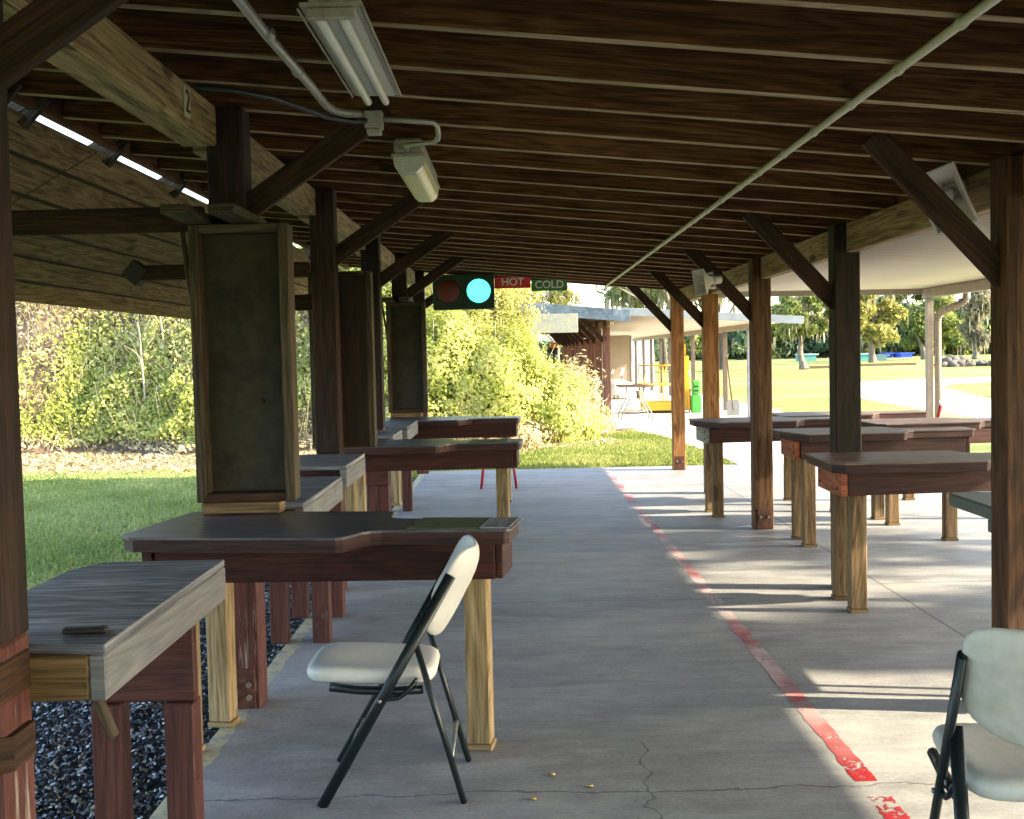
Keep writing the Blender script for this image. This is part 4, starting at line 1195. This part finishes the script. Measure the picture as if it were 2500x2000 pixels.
# bare saplings on the berm
for i, (x_, y_, h_, lb) in enumerate(((-6.45, 20.6, 1.9, 'tall bare pale sapling on the berm, middle of the left opening'), (-6.2, 20.9, 1.7, 'bare pale sapling just right of the tallest one on the berm'), (-5.3, 20.9, 1.75, 'bare sapling with forked twigs nearest the divider'), (-9.6, 22.2, 1.5, 'thin bare sapling at the far left of the berm'))):
    t = thing('sapling', lb, 'sapling', (x_, y_, float(berm_h(x_, y_)) - .05), 0, 'bare saplings on the berm')
    rr = random.Random(i)
    m = MB(); pts = [Vector((0, 0, 0))]
    for j in range(6): pts.append(pts[-1] + Vector((rr.gauss(0, .025), rr.gauss(0, .02), h_ / 6)))
    m.tube(pts, .016, 6, radii=[.02, .018, .016, .014, .011, .008, .005]); m.build('stem', 'stem', t)
    m = MB()
    for j in range(7):
        b = pts[2 + j % 4]; a = rr.uniform(0, 6.28)
        e = b + Vector((math.cos(a) * .32, math.sin(a) * .2, rr.uniform(.15, .45)))
        m.tube([b, (b + e) / 2 + Vector((0, 0, .04)), e], .006, 5, radii=[.007, .005, .003])
    m.build('twigs', 'stem', t)

# big overgrown shrub at the end of the berm
def shrub(name, label, loc, rx, ry, rz_, n, mat, lsize, seed, group=None, twigs=60, kind2=None):
    t = thing(name, label, 'shrub', loc, 0, group)
    g = np.random.default_rng(seed)
    d = g.normal(size=(n, 3)); d /= np.linalg.norm(d, axis=1)[:, None]; d[:, 2] = np.abs(d[:, 2])
    ang = np.arctan2(d[:, 1], d[:, 0])
    bump = .72 + .42 * vnoise(ang * 1.2 + 9, d[:, 2] * 3, seed, 1.4) + .18 * vnoise(ang * 4 + 30, d[:, 2] * 8, seed + 1, 1.0)
    r = bump * g.uniform(.45, 1.03, n) ** .5 * np.where(g.uniform(0, 1, n) < .14, g.uniform(1.0, 1.28, n), 1.0)
    pos = d * r[:, None] * np.array([rx, ry, rz_])
    lv = np.clip(vnoise(pos[:, 0], pos[:, 2], seed + 3, 2.0) * .55 + g.normal(.18, .18, n), 0, 1)
    leaf_cloud('foliage', pos, lsize, mat, lv, t, seed=seed, nrm=d * .6, spread=.9)
    m = MB(); rr = random.Random(seed)
    for i in range(twigs):
        a = rr.uniform(0, 6.28); e = rr.uniform(.1, 1.3)
        dv_ = Vector((math.cos(a) * math.cos(e) * rx, math.sin(a) * math.cos(e) * ry, math.sin(e) * rz_)) * rr.uniform(.8, 1.12)
        m.tube([(0, 0, 0), dv_ * .5 + Vector((0, 0, .1)), dv_], .01, 4, radii=[.018, .010, .004])
    m.build('branches', 'stem', t)
    return t
gS = 'overgrown shrubs on the end of the berm'
def bz(x, y): return max(-.1, float(berm_h(x, y)) - .3)
shrub('overgrown_shrub', 'bright yellow-green shrub at the right foot of the berm beside the far shelter', (.50, 20.6, bz(.5, 20.6)), .88, .9, 1.25, 20000, 'bush', .043, 71, gS)
shrub('overgrown_shrub', 'tall shrub beneath the red and green signs', (-.35, 20.4, .3), 1.0, 1.0, 1.75, 22000, 'bush', .043, 72, gS)
shrub('overgrown_shrub', 'golden-tipped vine mound high under the signal box', (-.85, 21.4, 1.7), 1.15, .9, 1.5, 16000, 'yellowleaf', .044, 73, gS)
shrub('dry_shrub', 'dry tan twiggy shrub beside the far shelter posts', (1.15, 22.2, -.1), .58, .7, 1.25, 4200, 'dry', .055, 74, gS, twigs=130)
shrub('overgrown_shrub', 'wide green shrub directly behind the far left bench', (-1.4, 20.2, bz(-1.5, 20.2)), 1.1, .8, 1.5, 16000, 'vine', .043, 75, gS)
shrub('dry_shrub', 'low dry growth in front of the shrubs under the signal box', (-.5, 19.6, -.12), 1.2, .6, .55, 6000, 'dry', .05, 76, gS, twigs=90)
# trees
gT = 'trees beyond the field'
def at(px, Y):      # metres to the right for a sight line, at distance Y
    return (px - 1083) / 2500 * Y
make_tree('oak_tree', 'big pale-barked spreading oak on the field right of the middle posts', (20.2, 83, -.1), 6.6, .27, 25, 'olive', 15000, .17, .60, 5, None, .55, moss=350, first=.16, nsplit=3, upb=.7, seg_n=7, blobs=(2.5, 1.5, 3.9, 46))
make_tree('oak_tree', 'yellowing oak between two big right posts', (at(1836, 110), 110, -.1), 9.5, .30, 9, 'yellowleaf', 11000, .30, .7, 4, gT, 1.0, moss=120, blobs=(2.8, 3.6, 5.2, 34))
make_tree('oak_tree', 'tall leafy tree behind the awning post', (at(1945, 125), 125, -.1), 10.0, .3, 12, 'olive', 10000, .34, .62, 4, gT, 1.2, blobs=(3.3, 4.4, 5.2, 30))
make_tree('moss_draped_tree', 'tall narrow tree draped in grey moss at the right of the view', (at(2052, 118), 118, -.1), 9.6, .30, 14, 'moss', 6500, .30, .35, 4, gT, .8, moss=700, upb=.8, blobs=(1.1, 3.6, 4.2, 22))
make_tree('moss_draped_tree', 'moss hung tree seen between the awning posts of the far shelter', (at(1520, 90), 90, -.1), 9.0, .30, 15, 'olive', 6500, .24, .75, 4, gT, .9, barkm='barkdark', moss=700)
make_tree('moss_draped_tree', 'moss hung tree behind the yellow lift', (at(1400, 95), 95, -.1), 9.4, .30, 16, 'olive', 6000, .25, .8, 4, gT, 1.0, barkm='barkdark', moss=700)
make_tree('moss_draped_tree', 'bare topped tree rising above the far shelter roof', (at(1440, 70), 70, -.1), 9.8, .28, 17, 'olive', 1500, .16, .8, 5, gT, .6, barkm='bark', moss=600)
make_tree('leafy_tree', 'golden-green tree over the far shelter roof, left of the sky gap', (at(1170, 66), 66, -.1), 5.6, .18, 18, 'yellowleaf', 1500, .15, .7, 4, gT, .42, blobs=(.95, .8, 4.5, 16))
make_tree('leafy_tree', 'yellow-green tree behind the berm under the hanging signs', (at(1075, 56), 56, -.1), 6.0, .22, 19, 'yellowleaf', 4200, .16, .7, 4, gT, .6, blobs=(1.3, 1.6, 4.2, 18))
k_ = 0
for (px, Y, h_, m_, n_, lb) in ((1655, 168, 6.3, 'dark', 4200, 'low dark evergreen behind the big oak'), (1735, 170, 6.0, 'dark', 4600, 'dark round evergreen just right of the big oak'), (1795, 168, 7.2, 'olive', 4400, 'green tree behind the yellowing oak'), (1872, 160, 8.6, 'dark', 6000, 'tall dark evergreen right of the yellowing oak'), (1908, 170, 6.0, 'olive', 4600, 'mid green tree at the back left of the awning post'), (1980, 160, 8.6, 'olive', 5200, 'mid green tree at the back right of the awning post'), (2012, 165, 6.8, 'olive', 4800, 'light green tree under the bent downspout'), (2085, 168, 8.0, 'dark', 5000, 'dark tree next to the big right post'), (1600, 165, 6.5, 'olive', 4000, 'pale tree at the back between middle posts'), (1555, 165, 6.5, 'dark', 4000, 'dark tree at the back left of the middle posts'), (1480, 165, 6.8, 'olive', 4000, 'green tree far behind the slim awning posts'), (1345, 160, 6.5, 'dark', 3600, 'dark tree behind the white shed')):
    k_ += 1
    make_tree('evergreen_tree' if m_ == 'dark' else 'leafy_tree', lb, (at(px, Y), Y, -.1), h_, .25, 100 + k_, m_, n_, .52, .8, 2, gT, 1.5, barkm='barkdark', seg_n=5, first=.25, moss=40, blobs=(3.3, h_ * .42, h_ * .50, 26))
# far undergrowth mass
g = np.random.default_rng(88); n = 26000
x_ = g.uniform(0, 100, n); y_ = g.uniform(176, 184, n); z_ = g.uniform(0, 1, n) ** .8 * (2.4 + 1.8 * vnoise(x_, y_ * 0, 4, .25)) - .1
o = leaf_cloud('woods', np.stack([x_, y_, z_], 1), .6, 'dark', np.clip(g.normal(.35, .2, n) + .25 * (vnoise(x_, z_, 6, .4) - .5), 0, 1), seed=5)
tag(o, 'far dark undergrowth closing the field', 'woods', kind='stuff')

# sun-side trees that dapple the floor
gD = 'trees on the sunny side, out of the photo'
make_tree('leafy_tree', 'leafy tree south-east of the benches', (18.5, 3.35, -.1), 8.6, .14, 203, 'olive', 440, .32, .55, 2, gD, .62, first=.42, blobs=(1.2, 1.6, 6.9, 14))
make_tree('leafy_tree', 'thin leafy tree beside the first one on the sunny side', (18.9, 5.7, -.1), 8.6, .14, 206, 'olive', 240, .32, .55, 2, gD, .62, first=.42, blobs=(1.3, 1.6, 6.9, 14))
make_tree('leafy_tree', 'second leafy tree on the sunny side', (19.5, -1.9, -.1), 8.8, .22, 204, 'olive', 3800, .32, .6, 2, gD, .8, first=.40, blobs=(2.0, 1.7, 7.1, 22))

# ================================================================== FAR SHELTER
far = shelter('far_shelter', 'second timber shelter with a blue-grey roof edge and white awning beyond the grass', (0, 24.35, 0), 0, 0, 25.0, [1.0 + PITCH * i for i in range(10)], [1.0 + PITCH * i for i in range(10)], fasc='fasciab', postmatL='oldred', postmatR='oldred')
far.location.z = -.03
aw2 = thing('metal_awning', 'white underside metal awning on slim posts along the far shelter', 'awning', (0, 0, -.03))
def awn2(t, y0, y1, xo, hi, ho):
    x0 = 2.2; n = int((y1 - y0) / .15); vs = []; fs = []
    for i in range(n + 1):
        y = y0 + (y1 - y0) * i / n; dz = .02 if i % 4 in (0, 1) else 0
        vs += [(x0, y, hi + dz), (xo + .5, y, ho - .02 + dz)]
        if i < n: fs.append((2 * i, 2 * i + 1, 2 * i + 3, 2 * i + 2))
    p = mesh_np('awning_panel', np.array(vs), np.array(fs), 'awn', None, t); s_ = p.modifiers.new('s', 'SOLIDIFY'); s_.thickness = .004
    MB().bb(xo - .05, xo + .05, y0, y1, ho - .13, ho - .005).build('awning_beam', 'awnbeam', t)
    MB().box(((x0 + xo + .5) / 2 + .2, y0 - .03, (hi + ho) / 2 + .05), (xo + .9 - x0, .04, .16), Matrix.Rotation(math.atan((hi - ho) / (xo - x0)), 3, 'Y')).build('front_fascia', 'fasciag', t)
    for i, y in enumerate((25.6, 28.6, 31.2, 33.7, 36.2, 38.7, 41.2, 44.0, 46.6, 49.6)):
        MB().bb(xo - .05, xo + .05, y - .05, y + .05, 0, ho - .131).build('awning_post', 'metalgrey' if i == 0 else 'metalpost', t)
awn2(aw2, 24.5, 50.5, 5.06, 2.22, 2.02)
bd = thing('blank_sign_board', 'weathered blank board hanging at the front of the far shelter', 'sign', (.77, 24.28, 2.055))
MB().bb(-.54, .54, 0, .02, -.20, .19, bev=.006).build('board', 'blankboard', bd)
wl = thing('beige_wall', 'plain beige wall closing the back of the far awning', 'wall', (3.35, 38.5, -.03))
MB().bb(-.75, .40, 0, .12, 0, 2.0).build('wall_panel', 'wallbeige', wl)
MB().bb(.405, .45, -.02, .14, 0, 1.98).build('corner_trim', 'greytrim', wl)
nb_ = thing('notice_board', 'small orange notice on a far shelter post', 'notice', (1.12, 34.0, 1.62))
MB().bb(-.11, .11, 0, .01, -.02, .13, bev=0).build('notice', 'orange', nb_)
MB().bb(-.11, .11, 0, .01, -.22, -.022, bev=0).build('lower_panel', 'black', nb_)
lmp = thing('round_lamp', 'round metal lamp under the far shelter roof, left of the posts', 'lamp', (.33, 24.9, 1.74))
MB().tube([(.10 * math.cos(a), 0, .10 * math.sin(a)) for a in np.linspace(0, 6.283, 20)], .015, 6).build('ring', 'tubegrey', lmp)
MB().cyl((0, .0, 0), (0, .08, 0), .085, 18).build('shade', 'fixture', lmp)
MB().cyl((0, .04, .1), (0, .04, .38), .012, 8).build('stem', 'tubegrey', lmp)

# yellow personnel lift
lf = thing('yellow_lift', 'yellow cage lift parked under the far awning', 'lift', (3.42, 28.0, -.03))
MB().bb(-.42, .50, 0, .60, .06, .27, bev=.015).build('base', 'liftyellow', lf)
MB().bb(-.46, .52, .03, .57, .02, .06, bev=.005).build('chassis', 'black', lf)
cg = MB()
X0, X1, Y0, Y1 = -.44, .46, 0.02, .58
for zz in (1.13, .67):
    cg.tube([(X0, Y0, zz), (X1, Y0, zz), (X1, Y1, zz), (X0, Y1, zz), (X0, Y0, zz)], .015, 6)
for xx in (X0, .06, .14, X1):
    for yy in (Y0, Y1): cg.tube([(xx, yy, .27), (xx, yy, 1.13)], .013, 6)
cg.tube([(X0 + .10, Y0, .27), (X0 + .03, Y0, .62), (X0 + .10, Y0, 1.0)], .013, 6)
cg.build('cage', 'liftyellow', lf)
MB().prism([(.53, .1), (.70, .1), (.70, .4), (.53, .4)], .05, 1.35, bev=.015).build('mast', 'liftyellow', lf)
MB().prism([(.53, .14), (.64, .14), (.64, .36), (.53, .36)], 1.351, 1.63, bev=.02).build('mast_top', 'liftyellow', lf)
MB().tube([(.50, .05, .0), (.68, .05, .0), (.715, .08, .1), (.715, .08, .55)], .02, 6).build('hydraulic_hose', 'black', lf)
gp = thing('green_bin', 'bright green slotted plastic bin beside the yellow lift', 'bin', (4.24, 27.9, -.03))
m = MB(); m.prism([(-.11, -.11), (.11, -.11), (.11, .11), (-.11, .11)], 0, .42, bev=.02); m.build('body', 'green', gp)
MB().prism([(-.085, -.09), (.085, -.09), (.085, .09), (-.085, .09)], .421, .76, bev=.03).build('upper_body', 'green', gp)
for zz in (.50, .60): MB().bb(-.05, .05, -.097, -.091, zz, zz + .04, bev=0).build('slot', 'black', gp)

# covered vehicle
cv = thing('covered_motorcycle', 'motorcycle under a silver cover with white mirrors sticking out', 'motorcycle', (3.12, 37.0, -.03))
def cover(a, b, w):
    rr = min(1, (a * a + b * b))
    x = a * .66; y = b * .40
    prof = .60 - .14 * max(0, a) ** 1.5 - .06 * max(0, -a) ** 2 + .02 * math.sin(9 * a + 4 * b)
    return Vector((x, y, prof * (1 - rr ** 3) ** .5 + .03 + w))
m = MB(); m.pillow(cover, ex=2.6, th=.004, edge=10); m.build('cover', 'tarp', cv)
for (mx, mz, q) in ((-.10, .86, .6), (.20, .84, 1.0)):
    m = MB(); m.tube([(mx, 0, .5), (mx + .01, 0, mz - .06)], .010, 6)
    st_ = m.build('mirror_stem', 'black', cv)
    m = MB(); m.pillow(lambda a, b, w, mx=mx, mz=mz, q=q: Vector((mx + .02 + q * (a * .06 + b * .035), w, mz + q * b * .13)), ex=2.2, th=.02, edge=6); m.build('mirror', 'white', st_)
m = MB(); m.cyl((.68, -.05, .12), (.68, .05, .12), .12, 20); m.build('wheel', 'black', cv)

# card table under far awning
ct = thing('folding_table', 'brown topped folding table with curved grey legs before the yellow lift', 'table', (2.62, 26.0, -.03))
MB().bb(-.36, .36, -.6, .6, .70, .735, bev=.008).build('tabletop', 'tabletop2', ct)
for yy in (-.42, .42):
    for s in (-1, 1):
        MB().tube([(s * .14, yy, .70), (s * .15, yy, .45), (s * .20, yy, .33), (s * .29, yy, .18), (s * .33, yy, .08), (s * .34, yy, 0)], .015, 6).build('leg', 'tubegrey', ct)
    MB().tube([(-.29, yy, .20), (.29, yy, .20)], .010, 6).build('stretcher', 'tubegrey', ct)
    MB().tube([(-.30, yy, .13), (.30, yy, .13)], .010, 6).build('stretcher', 'tubegrey', ct)

# white shed far behind
sh = thing('white_shed', 'white sided shed behind the far awning posts', 'shed', (5.6, 58, -.1))
MB().bb(-.9, 1.2, 0, 3, 0, 2.3).build('wall', 'siding', sh)
m = MB()
for i in range(12): m.bb(-.9, 1.2, -.02, -.002, .12 + i * .18, .15 + i * .18, bev=0)
m.build('siding_boards', 'siding', sh)
MB().bb(-1.0, 1.3, -.1, 3.1, 2.3, 2.38).build('roof', 'fasciag', sh)

# tools stuck in the grass
def tool(px, Y, h, lean, head, label):
    t = thing('shovel', label, 'shovel', (at(px, Y), Y, -.1), 0, 'long handled tools beside the far slab')
    MB().tube([(0, 0, .2), (lean, 0, h)], .016, 8).build('handle', 'postR', t)
    if head: MB().prism([(-.13, 0), (.13, 0), (.15, .36), (.10, .42), (-.10, .42), (-.15, .36)], -.012, .012, bev=.003, xf=Matrix.Rotation(R(90), 4, 'X')).build('blade', 'tubegrey', t)
tool(1496, 27.5, 1.35, -.05, False, 'shovel with a reddish handle left of the awning post')
tool(1541, 26.3, 1.35, -.12, True, 'shovel with a leaning brown handle and wide grey blade')

# field objects
def platform(px, Y, w, h, m1, m2, label, d=3.0):
    t = thing('target_stand', label, 'target stand', (at(px, Y), Y, -.1), 0, 'coloured target stands on the field')
    MB().bb(-w / 2, w / 2, 0, d, 0, h).build('box', m1, t)
    MB().bb(-w / 2 - .1, w / 2 + .3, -.1, d, h + .01, h + .14).build('lid', m2, t)
platform(1702, 134, 1.6, .66, 'teal', 'tealtop', 'teal low box just right of the big oak trunk')
platform(1818, 122, 1.5, .66, 'teal', 'tealtop', 'teal low box right of a big post')
platform(1850, 128, 1.6, .42, 'tealtop', 'tealtop', 'pale long low stand in the middle of the field')
platform(1871, 150, .7, .45, 'blue', 'blue', 'smaller blue stand behind the pale one')
platform(1907, 148, 1.4, .45, 'blue', 'blue', 'blue stand left of the awning post')
for (x_, Y, L, lb) in ((21.9, 86, 1.7, 'short dark timber lying in the grass beside the big oak'), (28.5, 91, 4.6, 'long dark timber lying across the grass'), (30.4, 84, 2.6, 'dark timber left of the rock pile')):
    t = MB().bb(-L / 2, L / 2, -.12, .12, -.1, .09).build('timber_log', 'timber'); t.location = (x_, Y, 0); t.rotation_euler = (0, 0, R(8)); tag(t, lb, 'timber', 'timbers lying in the field')
rp = random.Random(4)
for i in range(15):
    t = bpy.data.objects.new('rock', None)
    def rk(a, b, w, s=i): return Vector((a * .62, b * .5, (w * 26) * (1 + .25 * math.sin(5 * a + s)) + .25 * math.sin(3 * a + s) * b * .4))
    m = MB(); m.pillow(rk, na=12, ex=2.6, th=.018, edge=3)
    o = m.build('rock', 'rock'); bpy.data.objects.remove(t)
    px = 1985 + (i % 10) * 11 + rp.uniform(-4, 4); zz = .05 + (.28 if i >= 10 else 0)
    Y = 81.5 + rp.uniform(-.8, .8)
    o.location = (at(px, Y), Y, zz); o.rotation_euler = (rp.uniform(-.3, .3), rp.uniform(-.3, .3), rp.uniform(0, 6)); s_ = rp.uniform(.5, .85); o.scale = (s_, s_, s_ * .75)
    pos = 'upper' if i >= 10 else 'lower'
    tag(o, 'grey boulder in the low rock pile on the field', 'rock', 'boulders in the rock pile')
bn = thing('red_flag_tube', 'red tube with a pale ring end leaning up behind the right benches', 'tube', (at(1975, 12.6), 12.6, 0))
MB().tube([(-.14, 0, .0), (.02, 0, .80)], .022, 8).build('tube', 'redmetal', bn)
MB().tube([(.035 + .03 * math.cos(a), 0, .845 + .03 * math.sin(a)) for a in np.linspace(0, 6.283, 14)], .006, 6).build('ring', 'white', bn)
